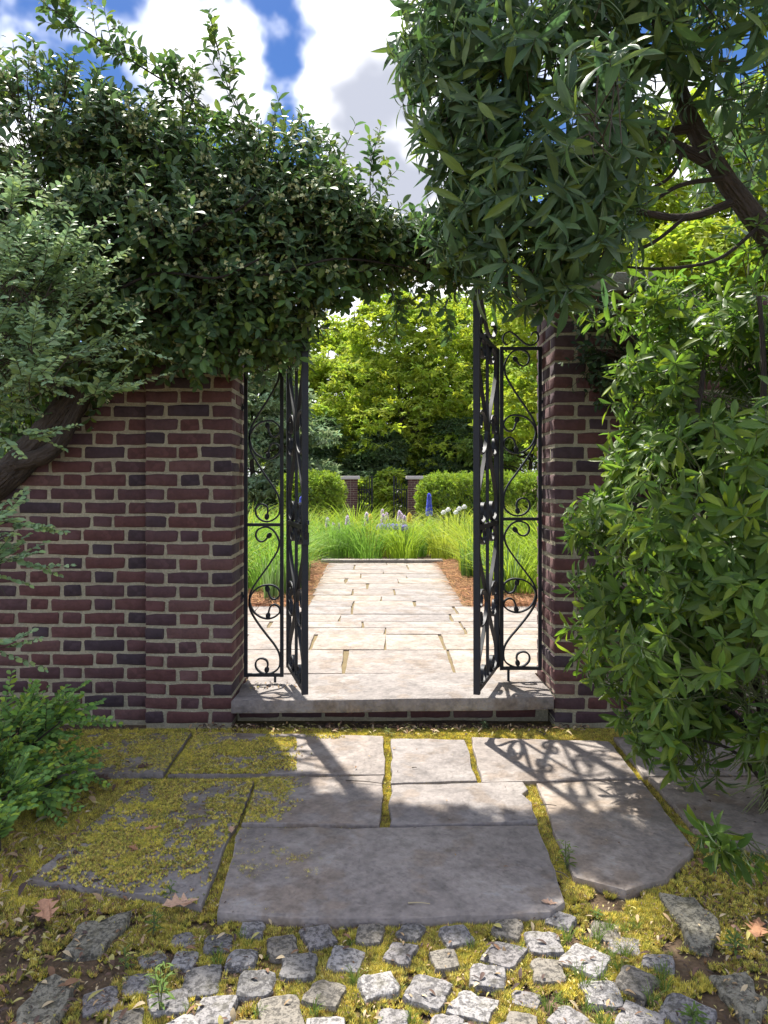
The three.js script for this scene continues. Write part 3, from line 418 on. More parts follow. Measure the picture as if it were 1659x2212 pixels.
// blobs: [u, v, D, rx, ry, rz, sprigs]; lean: how the sprigs point
function shrub({ name, label, category, base, style, size, blobs, extra = [], limbs = [], color, tints, seed, through = 0.4, coat = 0.3, shell = 0.45, gaps = 0.36, scale = 3.2, lean = V3(0, 0.45, 0.15), singles = 300, flowers, limbMat = M.bark, twigMat = M.twig, broad }) {
  const t = thing(name, label, category, base), r = rng(seed), leaves = [], stems = [], sites = [];
  limbs.forEach(([pts, radii, nm = 'branch']) => part(t, nm, limb(pts, radii, radii[0] > 0.02 ? 12 : 6, 6, radii[0] > 0.02 ? 0.5 : 0.1), limbMat));
  for (const [u, v, D, rx, ry, rz, n] of blobs) {
    const c = P(u, v, D);
    for (let i = 0, tries = 0; i < n && tries < n * 6; tries++) {
      const d = rdir(r), q = Math.cbrt(lerp(shell, 1.06, r())) * (0.66 + 0.68 * fbm3(d.x * 1.7 + seed, d.y * 1.7 + u, d.z * 1.7, 3)) * (r() < 0.1 ? 1.15 : 1), p = V3(c.x + d.x * rx * q, c.y + d.y * ry * q, c.z + d.z * rz * q);
      if (fbm3(p.x * scale + seed, p.y * scale, p.z * scale, 3) < gaps + 0.12 * (q - 0.8)) continue;
      if (p.y < 0.03) continue; i++;
      const axis = d.clone().addScaledVector(lean, 1).addScaledVector(rdir(r), 0.45).normalize(); sites.push([p, axis]);
      if (r() < 0.5) { const back = c.clone().sub(p).addScaledVector(rdir(r), 0.08); back.y -= 0.08; const L = back.length(); stems.push([p.clone(), back.normalize(), Math.min(L, 0.12 + r() * 0.25), 0.003]); }
    }
  }
  for (const e of extra) { const [pts, rad, n, len] = e, c = new THREE.CatmullRomCurve3(pts); if (rad) part(t, 'branch', limb(pts, [rad, rad * 0.3], 6, 6, 0.1), limbMat); for (let i = 0; i < n; i++) { const q = lerp(0.12, 1, (i + r()) / n), p = c.getPoint(q), tan = c.getTangent(q); const axis = tan.clone().addScaledVector(rdir(r), i === n - 1 ? 0.1 : 0.9).addScaledVector(lean, 0.4).normalize(); sites.push([p.addScaledVector(rdir(r), 0.015), axis]); } }
  sites.forEach(([p, a]) => sprigLeaves(style, p, a, r, size, leaves, stems));
  const geos = broad ? LEAF.broad : style === 'whorl' ? LEAF.lance : style === 'pairs' ? LEAF.oval : LEAF.small;
  const recs = leaves.map(([p, d, f, s]) => ({ m: aim(p, d, f, s), k: Math.floor(r() * geos.length), c: tints[Math.floor(r() * tints.length)], b: 0.75 + r() * 0.5, p }));
  // the leaves that show largest are parts of their own
  const near = recs.filter((q) => inFrame(q.p)).sort((a, b) => b.p.z - a.p.z).slice(0, singles), own = new Set(near), mats = tints.map((c) => leafMat([color[0] * c[0], color[1] * c[1], color[2] * c[2]], through, coat));
  near.forEach((q) => { const o = new THREE.Mesh(geos[q.k], mats[tints.indexOf(q.c)]); o.name = 'leaf'; o.applyMatrix4(q.m); o.position.sub(t.position); put(o, t); });
  const lm = leafMat(color, through, coat);
  geos.forEach((g, k) => { const set = recs.filter((q) => q.k === k && !own.has(q)); if (set.length) instanced(t, 'foliage', g, lm, set.map((q) => q.m), set.map((q) => lin(q.c[0] * q.b, q.c[1] * q.b, q.c[2] * q.b))); });
  instanced(t, 'twigs', twigGeo, twigMat, stems.map(([p, d, L, w]) => aim(p, d, V3(0.3, 0.2, 0.9), L, w)));
  if (flowers) { const fm = []; sites.forEach(([p, a]) => { if (r() < flowers.share) for (let k = 0; k < 10; k++) { const q = p.clone().addScaledVector(a, 0.07 + r() * 0.07).addScaledVector(rdir(r), 0.026); fm.push(aim(q, rdir(r), rdir(r), 0.007 + r() * 0.006)); } }); instanced(t, 'blossoms', flowerDot, flowers.mat, fm); }
  return t;
}
const flowerDot = new THREE.BufferGeometry(); { const p = []; for (let k = 0; k < 4; k++) { const a = k * 1.5708, b = a + 0.7, c = a - 0.7; p.push(0, 0, 0, Math.cos(b) * 0.7, 0.25, Math.sin(b) * 0.7, Math.cos(a), 0.4, Math.sin(a), 0, 0, 0, Math.cos(a), 0.4, Math.sin(a), Math.cos(c) * 0.7, 0.25, Math.sin(c) * 0.7); } flowerDot.setAttribute('position', new THREE.Float32BufferAttribute(p, 3)); flowerDot.computeVertexNormals(); }
const greenTints = [[1, 1, 1], [0.75, 0.82, 0.9], [1.35, 1.15, 0.7], [0.85, 1.02, 1.05], [1.1, 1.2, 0.85], [0.55, 0.68, 0.8], [1.0, 1.0, 0.95], [1.75, 1.45, 0.7], [0.8, 0.9, 0.9]];
const PP = (D, ...pts) => pts.map(([u, v, d]) => P(u, v, d ?? D));

// the climber on the wall top and over the gateway
shrub({
  name: 'evergreen_climber', label: 'oval-leaved evergreen climber with greenish blossom heaped over the wall and gateway', category: 'climbing shrub', base: V3(-2.05, 0, -0.1), style: 'pairs', size: 0.066, seed: 501,
  color: [0.14, 0.235, 0.075], tints: greenTints, through: 0.46, coat: 0.75, shell: 0.15, gaps: 0.37, scale: 4, lean: V3(0.05, 0.5, 0.25),
  blobs: [[80, 335, 3.6, 0.45, 0.27, 0.4, 330], [-140, 420, 3.6, 0.45, 0.45, 0.4, 200], [300, 405, 3.7, 0.42, 0.25, 0.4, 330], [120, 520, 3.5, 0.5, 0.34, 0.4, 380], [330, 560, 3.5, 0.45, 0.34, 0.38, 420], [520, 480, 3.65, 0.34, 0.27, 0.32, 340], [560, 600, 3.55, 0.28, 0.28, 0.25, 280], [430, 680, 3.5, 0.4, 0.2, 0.25, 260], [680, 500, 3.6, 0.28, 0.19, 0.24, 260], [800, 520, 3.6, 0.22, 0.14, 0.22, 190], [905, 540, 3.6, 0.18, 0.1, 0.2, 110], [710, 580, 3.6, 0.19, 0.13, 0.2, 140], [610, 680, 3.6, 0.12, 0.13, 0.15, 70], [240, 660, 3.55, 0.36, 0.24, 0.3, 260], [560, 745, 3.6, 0.12, 0.06, 0.15, 25], [400, 330, 3.7, 0.3, 0.12, 0.3, 90], [600, 380, 3.75, 0.2, 0.14, 0.3, 90], [180, 790, 3.7, 0.28, 0.16, 0.15, 90], [40, 800, 3.95, 0.4, 0.4, 0.2, 260], [1000, 565, 3.6, 0.12, 0.07, 0.18, 45], [965, 510, 3.5, 0.17, 0.09, 0.18, 70]],
  extra: [[PP(3.6, [640, 440], [560, 330], [430, 225], [290, 135], [180, 65], [105, 15]), 0.007, 30], [PP(3.55, [560, 330], [510, 230], [480, 150], [468, 95]), 0.005, 10], [PP(3.6, [290, 330], [240, 250], [220, 215]), 0.004, 6], [PP(3.6, [430, 225], [370, 170], [300, 110]), 0.004, 7], [PP(3.6, [330, 300], [400, 260], [420, 170]), 0.004, 7], [PP(3.7, [640, 400], [640, 320], [620, 270]), 0.004, 6], [PP(3.7, [720, 430], [740, 370], [720, 330]), 0.004, 6], [PP(3.7, [800, 440], [800, 380], [808, 340]), 0.004, 6], [PP(3.6, [60, 260], [70, 190], [62, 140]), 0.004, 6], [PP(3.6, [10, 260], [20, 210], [8, 170]), 0.004, 5], [PP(3.7, [820, 590], [850, 640], [852, 680]), 0.003, 4], [PP(3.7, [930, 570], [960, 620], [965, 680]), 0.003, 5], [PP(3.7, [880, 560], [900, 590], [890, 630]), 0.003, 4], [PP(3.6, [640, 640], [660, 700], [650, 740]), 0.003, 4], [PP(3.7, [520, 700], [540, 745], [545, 790]), 0.003, 4], [PP(3.55, [330, 480], [340, 600], [360, 650]), 0.004, 6]],
  limbs: [[PP(3.76, [-440, 1480], [-200, 1195], [-50, 1078], [55, 990], [125, 912], [175, 845], [205, 775], [250, 690, 3.75], [330, 600, 3.7]), [0.10, 0.082, 0.078, 0.075, 0.05], 'trunk'], [PP(3.72, [-60, 1065], [20, 1005], [110, 975, 3.7], [170, 880, 3.7], [215, 760, 3.65]), [0.05, 0.04, 0.02], 'trunk'], [PP(3.7, [150, 930], [180, 860, 3.6], [178, 820, 3.6]), [0.02, 0.012]], [PP(3.2, [120, 700], [230, 640], [340, 590], [470, 600], [560, 560]), [0.008, 0.004]], [PP(3.25, [340, 590], [420, 500], [520, 450], [600, 360, 3.5]), [0.007, 0.003]], [PP(3.3, [470, 600], [600, 590], [720, 560], [860, 575, 3.45], [940, 600, 3.5]), [0.007, 0.003]], [PP(3.2, [60, 620], [140, 520], [260, 450], [300, 340, 3.4]), [0.008, 0.003]], [PP(3.7, [330, 600], [480, 520], [640, 440], [800, 500], [960, 560]), [0.03, 0.02, 0.012]]],
  flowers: { share: 0.26, mat: std([0.55, 0.58, 0.30], { roughness: 1 }) },
});
// the tall tree leaning in with long whorled leaves
shrub({
  name: 'rhododendron_tree', label: 'tall dark tree with long whorled leaves and a leaning bare trunk', category: 'tree', base: V3(1.95, 0, 0.95), style: 'whorl', size: 0.118, seed: 611,
  color: [0.13, 0.225, 0.08], tints: greenTints, through: 0.48, coat: 0.8, shell: 0.1, gaps: 0.43, lean: V3(-0.15, 0.25, 0.25),
  blobs: [[1010, 150, 2.95, 0.23, 0.28, 0.28, 90], [970, 30, 2.95, 0.17, 0.22, 0.25, 50], [1035, 330, 2.9, 0.17, 0.2, 0.22, 80], [1140, 450, 2.8, 0.25, 0.22, 0.22, 100], [1160, 200, 2.9, 0.33, 0.33, 0.32, 110], [1310, 60, 2.9, 0.36, 0.3, 0.35, 95], [1280, 370, 2.8, 0.2, 0.22, 0.25, 60], [1150, 570, 2.75, 0.17, 0.11, 0.16, 46], [1020, 490, 2.85, 0.10, 0.09, 0.12, 24], [1250, 540, 2.75, 0.17, 0.12, 0.16, 36], [1480, 40, 2.8, 0.35, 0.2, 0.35, 60], [1630, 130, 2.8, 0.25, 0.3, 0.35, 50], [1620, 330, 3.0, 0.2, 0.2, 0.3, 22], [1320, 235, 2.35, 0.10, 0.13, 0.1, 15], [1750, 300, 3.0, 0.3, 0.5, 0.4, 60], [1200, -80, 3.1, 0.6, 0.3, 0.5, 120]],
  limbs: [[[V3(1.95, -0.02, 0.95), V3(1.9, 0.7, 0.9), ...PP(2.95, [1760, 700], [1652, 505], [1565, 385], [1500, 275], [1445, 130], [1400, -60])], [0.085, 0.075, 0.062, 0.05, 0.042, 0.034, 0.026], 'trunk'], [PP(2.95, [1540, 355], [1430, 300], [1330, 250], [1230, 180]), [0.026, 0.018, 0.008]], [PP(2.95, [1500, 275], [1420, 290], [1250, 330, 3.1], [1100, 400, 3.2]), [0.02, 0.014, 0.006]], [PP(2.95, [1600, 430], [1480, 470], [1330, 455], [1180, 500, 3.1], [1080, 530, 3.2]), [0.018, 0.012, 0.006]], [PP(2.9, [1560, 385], [1470, 400], [1400, 440], [1300, 480], [1220, 540]), [0.01, 0.004]], [PP(2.9, [1480, 470], [1400, 530], [1290, 560], [1200, 600]), [0.009, 0.004]], [PP(2.9, [1480, 310], [1450, 380], [1380, 420], [1310, 470]), [0.009, 0.004]], [PP(2.9, [1640, 490], [1550, 560], [1430, 580], [1330, 575]), [0.009, 0.004]], [PP(2.95, [1440, 130], [1300, 80], [1150, 60], [1000, 100, 3.2]), [0.02, 0.012, 0.005]]],
});
// the glossy shrub before the other wall
shrub({
  name: 'glossy_shrub', label: 'large glossy shrub of whorled narrow leaves spilling across the brick pillar and paving', category: 'shrub', base: V3(1.4, 0, 0.9), style: 'whorl', broad: true, size: 0.082, seed: 721,
  color: [0.205, 0.33, 0.04], tints: greenTints, through: 0.62, coat: 0.8, shell: 0.12, gaps: 0.45, scale: 4.6, lean: V3(-0.25, 0.35, 0.35), twigMat: M.stem,
  blobs: [[1610, 720, 3.1, 0.32, 0.24, 0.3, 70], [1535, 850, 3.05, 0.32, 0.26, 0.32, 200], [1475, 1040, 3.05, 0.27, 0.22, 0.3, 180], [1400, 1160, 3.05, 0.25, 0.15, 0.25, 115], [1410, 1270, 3.0, 0.27, 0.19, 0.28, 150], [1420, 1400, 2.95, 0.27, 0.19, 0.28, 160], [1440, 1490, 2.85, 0.24, 0.14, 0.22, 90], [1600, 1130, 2.65, 0.36, 0.42, 0.35, 330], [1620, 1420, 2.5, 0.3, 0.36, 0.3, 240], [1620, 1640, 2.3, 0.14, 0.15, 0.15, 48], [1500, 1590, 2.6, 0.14, 0.10, 0.15, 45], [1680, 880, 2.8, 0.35, 0.36, 0.35, 180], [1610, 1780, 2.2, 0.07, 0.08, 0.1, 14], [1850, 1300, 2.7, 0.3, 0.7, 0.4, 160], [1400, 700, 3.2, 0.16, 0.1, 0.15, 22], [1310, 690, 3.2, 0.05, 0.05, 0.06, 3], [1600, 600, 3.1, 0.3, 0.16, 0.25, 46], [1460, 640, 3.2, 0.2, 0.1, 0.18, 26]],
  limbs: [[[V3(1.45, -0.02, 0.95), ...PP(2.85, [1640, 1500], [1560, 1250], [1500, 1000], [1520, 800])], [0.022, 0.018, 0.012, 0.008]], [[V3(1.4, -0.02, 1.0), ...PP(2.75, [1600, 1500], [1450, 1300], [1340, 1150])], [0.018, 0.012, 0.005]], [[V3(1.42, -0.02, 1.05), ...PP(2.6, [1640, 1600], [1500, 1480], [1380, 1430])], [0.014, 0.01, 0.004]], [[V3(1.38, -0.02, 1.1), ...PP(2.5, [1640, 1680], [1580, 1620], [1520, 1600])], [0.012, 0.008, 0.004]], [[V3(1.5, -0.02, 1.0), ...PP(2.7, [1660, 1400], [1640, 1100], [1650, 800], [1640, 640])], [0.02, 0.015, 0.008]]],
});
// small-leaved shrub beside the trunk
shrub({
  name: 'small_leaved_shrub', label: 'pale green small-leaved shrub reaching over the bent trunk and brick wall', category: 'shrub', base: V3(-1.75, 0, 0.9), style: 'ranks', size: 0.037, seed: 831,
  color: [0.42, 0.55, 0.30], tints: [[1, 1, 1], [0.85, 0.95, 0.95], [1.15, 1.1, 0.75], [1.05, 1.1, 0.9], [0.75, 0.85, 0.85]], through: 0.28, coat: 0.3, shell: 0.1, gaps: 0.43, scale: 6, lean: V3(0.8, 0.45, 0.2),
  blobs: [[-40, 520, 2.9, 0.16, 0.13, 0.2, 40], [20, 560, 2.8, 0.10, 0.05, 0.15, 18], [0, 650, 2.8, 0.18, 0.08, 0.2, 50], [80, 620, 2.8, 0.10, 0.04, 0.12, 18], [0, 750, 2.8, 0.2, 0.08, 0.2, 60], [100, 770, 2.75, 0.12, 0.05, 0.12, 30], [90, 820, 2.75, 0.08, 0.03, 0.1, 12], [-40, 850, 2.85, 0.14, 0.05, 0.15, 26], [-30, 440, 2.9, 0.1, 0.07, 0.15, 14], [-40, 1130, 2.7, 0.05, 0.04, 0.08, 10], [-40, 1230, 2.7, 0.05, 0.04, 0.08, 9], [-120, 700, 2.8, 0.2, 0.35, 0.3, 80], [-190, 1250, 2.7, 0.12, 0.3, 0.2, 50]],
  extra: [[PP(2.75, [120, 800], [210, 760], [270, 738]), 0.002, 9], [PP(2.75, [140, 880], [210, 850], [275, 836]), 0.002, 9], [PP(2.75, [110, 690], [160, 630], [210, 590]), 0.002, 9], [PP(2.75, [-20, 930], [50, 940], [110, 935]), 0.002, 5], [PP(2.75, [80, 620], [120, 560], [150, 535]), 0.002, 7], [PP(2.75, [90, 760], [160, 700], [230, 680]), 0.002, 8], [PP(2.7, [-40, 1120], [10, 1120], [52, 1135]), 0.002, 6], [PP(2.7, [-40, 1260], [10, 1210], [46, 1215]), 0.002, 6], [PP(2.7, [-40, 1400], [-5, 1400], [18, 1395]), 0.002, 4], [PP(2.75, [0, 480], [40, 440], [80, 420]), 0.002, 6]],
  limbs: [[[V3(-1.75, -0.02, 0.9), V3(-1.7, 0.6, 0.92), ...PP(2.85, [-120, 1000], [0, 830], [130, 760])], [0.02, 0.015, 0.005]], [[V3(-1.7, 0.6, 0.92), ...PP(2.85, [-140, 900], [-20, 680], [90, 560])], [0.014, 0.005]], [[V3(-1.72, 0.4, 0.92), ...PP(2.75, [-160, 1300], [-40, 1150], [40, 1120])], [0.01, 0.004]]],
});
shrub({
  name: 'low_shrub', label: 'low leafy green shrub at the foot of the wall beside the moss', category: 'shrub', base: V3(-1.35, 0, 0.95), style: 'ranks', size: 0.036, seed: 941, singles: 200,
  color: [0.31, 0.49, 0.12], tints: greenTints, through: 0.3, coat: 0.3, shell: 0.1, gaps: 0.42, scale: 6, lean: V3(0.5, 0.5, 0.25),
  blobs: [[20, 1590, 2.95, 0.14, 0.07, 0.14, 46], [80, 1570, 3.0, 0.08, 0.04, 0.1, 20], [30, 1690, 2.85, 0.14, 0.06, 0.14, 44], [-20, 1740, 2.65, 0.12, 0.10, 0.15, 56], [-10, 1850, 2.5, 0.10, 0.10, 0.14, 56], [20, 1640, 2.9, 0.10, 0.08, 0.12, 26], [-160, 1700, 2.7, 0.2, 0.3, 0.25, 70], [-10, 1940, 2.35, 0.07, 0.05, 0.1, 20]],
  extra: [[PP(2.95, [70, 1600], [120, 1555], [170, 1558]), 0.002, 9], [PP(2.9, [80, 1680], [130, 1650], [165, 1670]), 0.002, 7], [PP(2.95, [60, 1580], [90, 1540], [130, 1518]), 0.002, 7], [PP(2.7, [20, 1760], [60, 1720], [100, 1735]), 0.002, 6]],
  limbs: [[[V3(-1.35, -0.02, 0.95), V3(-1.33, 0.12, 0.9), ...PP(2.9, [60, 1620], [130, 1560])], [0.008, 0.003]], [[V3(-1.3, -0.02, 1.15), ...PP(2.6, [10, 1780], [50, 1720])], [0.007, 0.003]]],
});
// ivy on the pillar by the glossy shrub
shrub({
  name: 'ivy', label: 'dark ivy clinging to the upper pillar behind the glossy shrub', category: 'ivy', base: V3(1.2, 0.0, 0.02), style: 'pairs', size: 0.045, seed: 1041, singles: 60,
  color: [0.05, 0.095, 0.04], tints: greenTints, through: 0.3, coat: 0.3, shell: 0.2, gaps: 0.38, lean: V3(-0.2, -0.1, 0.4),
  blobs: [[1350, 760, 3.66, 0.16, 0.12, 0.05, 70], [1400, 830, 3.66, 0.16, 0.14, 0.06, 60], [1390, 690, 3.68, 0.25, 0.1, 0.08, 70], [1290, 690, 3.68, 0.08, 0.03, 0.05, 10]], limbs: [[[V3(1.22, -0.02, 0.03), V3(1.25, 0.8, 0.02), V3(1.2, 1.6, 0.02), V3(1.1, 1.9, 0.03)], [0.012, 0.01, 0.005]]],
});

// ================================================================ garden: strap-leaved clumps, flowers, hedges
function strap(seed, n, H, R, w, arch) {       // merged blades of one clump
  const r = rng(seed), pos = [], uv = [], idx = [];
  for (let i = 0; i < n; i++) {
    const a = r() * 6.28, d = Math.sqrt(r()) * R * 0.35, h = H * (0.55 + r() * 0.5), out = R * (0.25 + r() * 0.8) * arch, bx = Math.cos(a) * d, bz = Math.sin(a) * d, dx = Math.cos(a + (r() - 0.5)), dz = Math.sin(a + (r() - 0.5)), b0 = pos.length / 3, K = 5, tw = r() * 6.28;
    for (let k = 0; k <= K; k++) { const t = k / K, x = bx + dx * out * t * t, z = bz + dz * out * t * t, y = h * (t * 1.25 - 0.25 * arch * t * t * t * 2.2 * (0.6 + 0.4 * r())), hw = w * (1 - t * t) * (0.7 + 0.3 * t) + 0.0006; pos.push(x - Math.sin(tw) * hw, y, z + Math.cos(tw) * hw, x + Math.sin(tw) * hw, y, z - Math.cos(tw) * hw); uv.push(0.3, t, 0.7, t); }
    for (let k = 0; k < K; k++) { const q = b0 + k * 2; idx.push(q, q + 1, q + 2, q + 1, q + 3, q + 2); }
  }
  const g = new THREE.BufferGeometry(); g.setAttribute('position', new THREE.Float32BufferAttribute(pos, 3)); g.setAttribute('uv', new THREE.Float32BufferAttribute(uv, 2)); g.setIndex(idx); g.computeVertexNormals(); return g;
}
const bladeMat = [[0.31, 0.44, 0.035], [0.40, 0.47, 0.05], [0.20, 0.37, 0.05]].map((c) => leafMat(c, 0.5, 0.1, { map: null }));
{
  const gs = [strap(1, 190, 0.62, 0.55, 0.0055, 1), strap(2, 190, 0.6, 0.6, 0.005, 1), strap(3, 170, 0.68, 0.5, 0.006, 0.9)], r = rng(55);
  const clump = (x, z, s, where, grp) => { const k = Math.floor(r() * 3), o = new THREE.Mesh(gs[k], bladeMat[Math.floor(r() * 3)]); o.name = numbered('daylily_clump'); o.position.set(x, groundY(z) + 0.01, z); o.scale.set(s, s * (0.9 + r() * 0.2), s); o.rotation.y = r() * 6.28; put(o, scene); tag(o, `arching bright green clump of narrow strap leaves ${where}`, 'daylily clump', grp); };
  for (let k = 0; k < 3; k++) for (let x = -2.6 + k * 0.2; x < 2.7; x += 0.42 + r() * 0.12) clump(x + (r() - 0.5) * 0.1, -6.75 - k * 0.5 + (r() - 0.5) * 0.15, 0.92 + r() * 0.2 + k * 0.12, 'across the far end of the path', 'clumps across the path end');
  for (let z = -3.35; z > -6.4; z -= 0.55) for (let x = 1.12 + (z > -4.5 ? 0.1 : 0); x < 3.4; x += 0.5 + r() * 0.12) clump(x + (r() - 0.5) * 0.1, z + (r() - 0.5) * 0.2, 0.95 + r() * 0.25 + (x > 1.6 ? 0.2 : 0), 'in the straw bed behind the ivy pillar', 'clumps in the bed behind the ivy pillar');
  for (let z = -3.5; z > -6.4; z -= 0.55) for (let x = -1.06; x > -3.4; x -= 0.5 + r() * 0.12) clump(x + (r() - 0.5) * 0.1, z + (r() - 0.5) * 0.2, 0.95 + r() * 0.25 + (x < -1.5 ? 0.15 : 0), 'in the straw bed behind the bare wall', 'clumps in the bed behind the bare wall');
  const ig = [strap(11, 34, 0.52, 0.22, 0.017, 0.35), strap(12, 30, 0.5, 0.25, 0.016, 0.4)], im = [leafMat([0.20, 0.32, 0.10], 0.45, 0.2, { map: null }), leafMat([0.17, 0.30, 0.06], 0.45, 0.2, { map: null })];
  const iris = (x, z, s, lab, grp) => { const o = new THREE.Mesh(ig[Math.floor(r() * 2)], im[Math.floor(r() * 2)]); o.name = numbered('iris_clump'); o.position.set(x, groundY(z) + 0.02, z); o.scale.setScalar(s); o.rotation.y = r() * 6; put(o, scene); tag(o, lab, 'iris clump', grp); };
  for (const [x, z, s] of [[0.98, -3.5, 1.05], [1.05, -4.0, 1.1], [0.95, -4.5, 1.0], [1.2, -3.3, 1.0]]) iris(x, z, s, 'broad sword-leaved iris clump at the path edge near the ivy pillar', 'irises by the path, ivy side');
  for (const [x, z, s] of [[-0.85, -3.3, 0.9], [-0.8, -3.8, 0.95], [-0.82, -4.4, 1.0], [-0.95, -3.0, 0.8], [-0.9, -5.0, 1]]) iris(x, z, s, 'broad sword-leaved iris clump at the path edge near the latch', 'irises by the path, latch side');
}
function spike(name, label, group, x, z, y0, H, W, cols, seed, n = 70) {   // flower spike: stem and a column of florets
  const r = rng(seed), t = thing(name, label, 'flower', V3(x, groundY(z), z), group), g0 = groundY(z);
  part(t, 'stem', limb([V3(x, g0, z), V3(x + 0.01, (g0 + y0) / 2, z), V3(x, y0 + H, z)], [0.006, 0.003], 5, 3), M.stem);
  const ms = [], cs = []; for (let i = 0; i < n; i++) { const q = i / n, w = W * (1 - q * 0.75) * (0.7 + r() * 0.4), a = i * 2.4; const d = V3(Math.cos(a), 0.15, Math.sin(a)); ms.push(aim(V3(x, y0 + H * q, z).addScaledVector(d, w), d, UPV, 0.02 + 0.012 * (1 - q) + W * 0.15)); const c = cols[Math.floor(r() * cols.length)]; cs.push(lin(...c)); }
  instanced(t, 'florets', flowerDot, leafMat([1, 1, 1], 0.5, 0, { map: null }), ms, cs);
}
const BLUE = [[0.2, 0.25, 0.85], [0.3, 0.36, 0.88], [0.15, 0.18, 0.75]], PURP = [[0.42, 0.32, 0.85], [0.5, 0.43, 0.88], [0.32, 0.24, 0.78]], WHIT = [[0.7, 0.58, 0.78], [0.68, 0.52, 0.74], [0.78, 0.7, 0.8]], YELL = [[0.85, 0.65, 0.12], [0.85, 0.75, 0.2]];
{
  const at = (u, D) => (u - VPX) / FOCAL * D, yv = (v, D) => EYE - (v - VPY) / FOCAL * D;
  spike('delphinium', 'tall vivid blue delphinium spike before the clipped hedge and far pillar', null, at(927, 12), EYE_Z - 12, yv(1112, 12), 0.32, 0.035, BLUE, 1, 160);
  spike('delphinium', 'blue delphinium spike seen through the gate leaf with the latch', null, at(651, 12), EYE_Z - 12, yv(1102, 12), 0.2, 0.03, BLUE, 2, 90);
  const r = rng(77);
  for (let i = 0; i < 9; i++) spike('pale_flower_spike', 'slim lilac white flower spike among the strap leaves', 'lilac white spikes at the path end', at(788 + (i * 37 % 110) + r() * 10, 11.4), EYE_Z - 11.2 - r() * 0.6, yv(1136 - r() * 12, 11.4), 0.12 + r() * 0.05, 0.016, WHIT, 100 + i, 34);
  for (let i = 0; i < 4; i++) spike('pale_flower_spike', 'faint white flower spike rising beside the latch gate leaf', 'white spikes near the latch leaf', at(700 + i * 14 + r() * 10, 11.0), EYE_Z - 10.8 - r() * 0.5, yv(1150 - r() * 20, 11), 0.12, 0.014, WHIT, 130 + i, 24);
  for (let i = 0; i < 3; i++) spike('yellow_flower_spike', 'small yellow lupin spike among the lilac flowers', 'yellow spikes at the path end', at([792, 800, 885, 893, 902][i], 11.2), EYE_Z - 11.2 - r() * 0.3, yv(1134 - r() * 10, 11.2), 0.12, 0.018, YELL, 150 + i, 36);
  for (let i = 0; i < 9; i++) spike('purple_flower', 'low violet flower head below the lilac spikes', 'violet flowers at the path end', at(815 + i * 7.5 + r() * 5, 10.9), EYE_Z - 10.8 - r() * 0.3, yv(1144 - r() * 6, 10.9), 0.045, 0.03, PURP, 170 + i, 26);
  for (let i = 0; i < 5; i++) spike('white_daisy', 'small white flower on the strap-leaved mound before the hedge', 'white flowers before the hedge', at([958, 968, 985, 992, 1003][i], 10.5), EYE_Z - 10.5, yv([1108, 1102, 1108, 1100, 1096][i], 10.5), 0.02, 0.016, [[0.8, 0.8, 0.8]], 190 + i, 9);
}
// clipped hedges: twiggy inside, leafy outside
const clusterGeo = (n, s, flat, seed) => { const r = rng(seed), gs = []; for (let i = 0; i < n; i++) { const g = LEAF.oval[1].clone(), d = rdir(r); d.y *= flat; g.applyMatrix4(aim(V3((r() - 0.5) * 1.2, (r() - 0.5) * 1.2 * flat, (r() - 0.5) * 1.2).multiplyScalar(s), d, V3(0, 1, 0).addScaledVector(rdir(r), 0.6), s * (0.6 + r() * 0.6))); gs.push(g); } return mergeGeometries(gs); };
const hedgeCluster = clusterGeo(10, 0.075, 1, 3);
function hedge(x0, x1, z0, z1, y0, y1, seed, label) {
  const t = thing('clipped_hedge', label, 'hedge', V3((x0 + x1) / 2, y0, (z0 + z1) / 2)), r = rng(seed), ms = [], cs = [], rd = 0.55, n = Math.round(((x1 - x0) * (y1 - y0) * 2 + (x1 - x0) * (z1 - z0) * 2 + (z1 - z0) * (y1 - y0) * 2) * 130);
  for (let i = 0; i < n; i++) {
    let p = V3(lerp(x0, x1, r()), lerp(y0, y1, r()), lerp(z0, z1, r())); const f = Math.floor(r() * 5), deep = r() * r() * 0.22;
    if (f === 0) p.y = y1 - deep; else if (f < 3) p.z = z1 - deep; else if (f === 3) p.x = x0 + deep; else p.x = x1 - deep;
    const q = V3(clamp(p.x, x0 + rd, x1 - rd), Math.min(p.y, y1 - rd), clamp(p.z, z0 + rd, z1 - rd)), d = p.clone().sub(q); if (d.length() > rd) p = q.add(d.setLength(rd - deep)); p.addScaledVector(rdir(r), 0.05 + 0.08 * fbm3(p.x * 2, p.y * 2, p.z * 2, 2));
    ms.push(new THREE.Matrix4().compose(p, new THREE.Quaternion().setFromUnitVectors(UPV, rdir(r)), V3(1, 1, 1).multiplyScalar(0.7 + r() * 0.5))); const k = 0.7 + r() * 0.6; cs.push(lin(k * (0.9 + r() * 0.25), k, k * 0.9));
  }
  instanced(t, 'foliage', hedgeCluster, leafMat([0.24, 0.36, 0.03], 0.42, 0.1, { map: null }), ms, cs);
  part(t, 'stems', mergeGeometries([...Array(8)].map((_, i) => { const x = lerp(x0 + 0.2, x1 - 0.2, (i + 0.5) / 8), z = (z0 + z1) / 2; return limb([V3(x, y0, z), V3(x + 0.1, (y0 + y1) / 2, z), V3(x - 0.1, y1 - 0.25, z + 0.1)], [0.04, 0.015], 5, 3); })), M.twig, 'stuff');
}
hedge(-2.7, -0.98, -18.3, -16.8, -0.88, 1.40, 5, 'rounded clipped hedge before the far pillar, latch side');
hedge(1.14, 5.2, -18.3, -16.8, -0.88, 1.36, 6, 'long clipped hedge behind the blue delphinium');
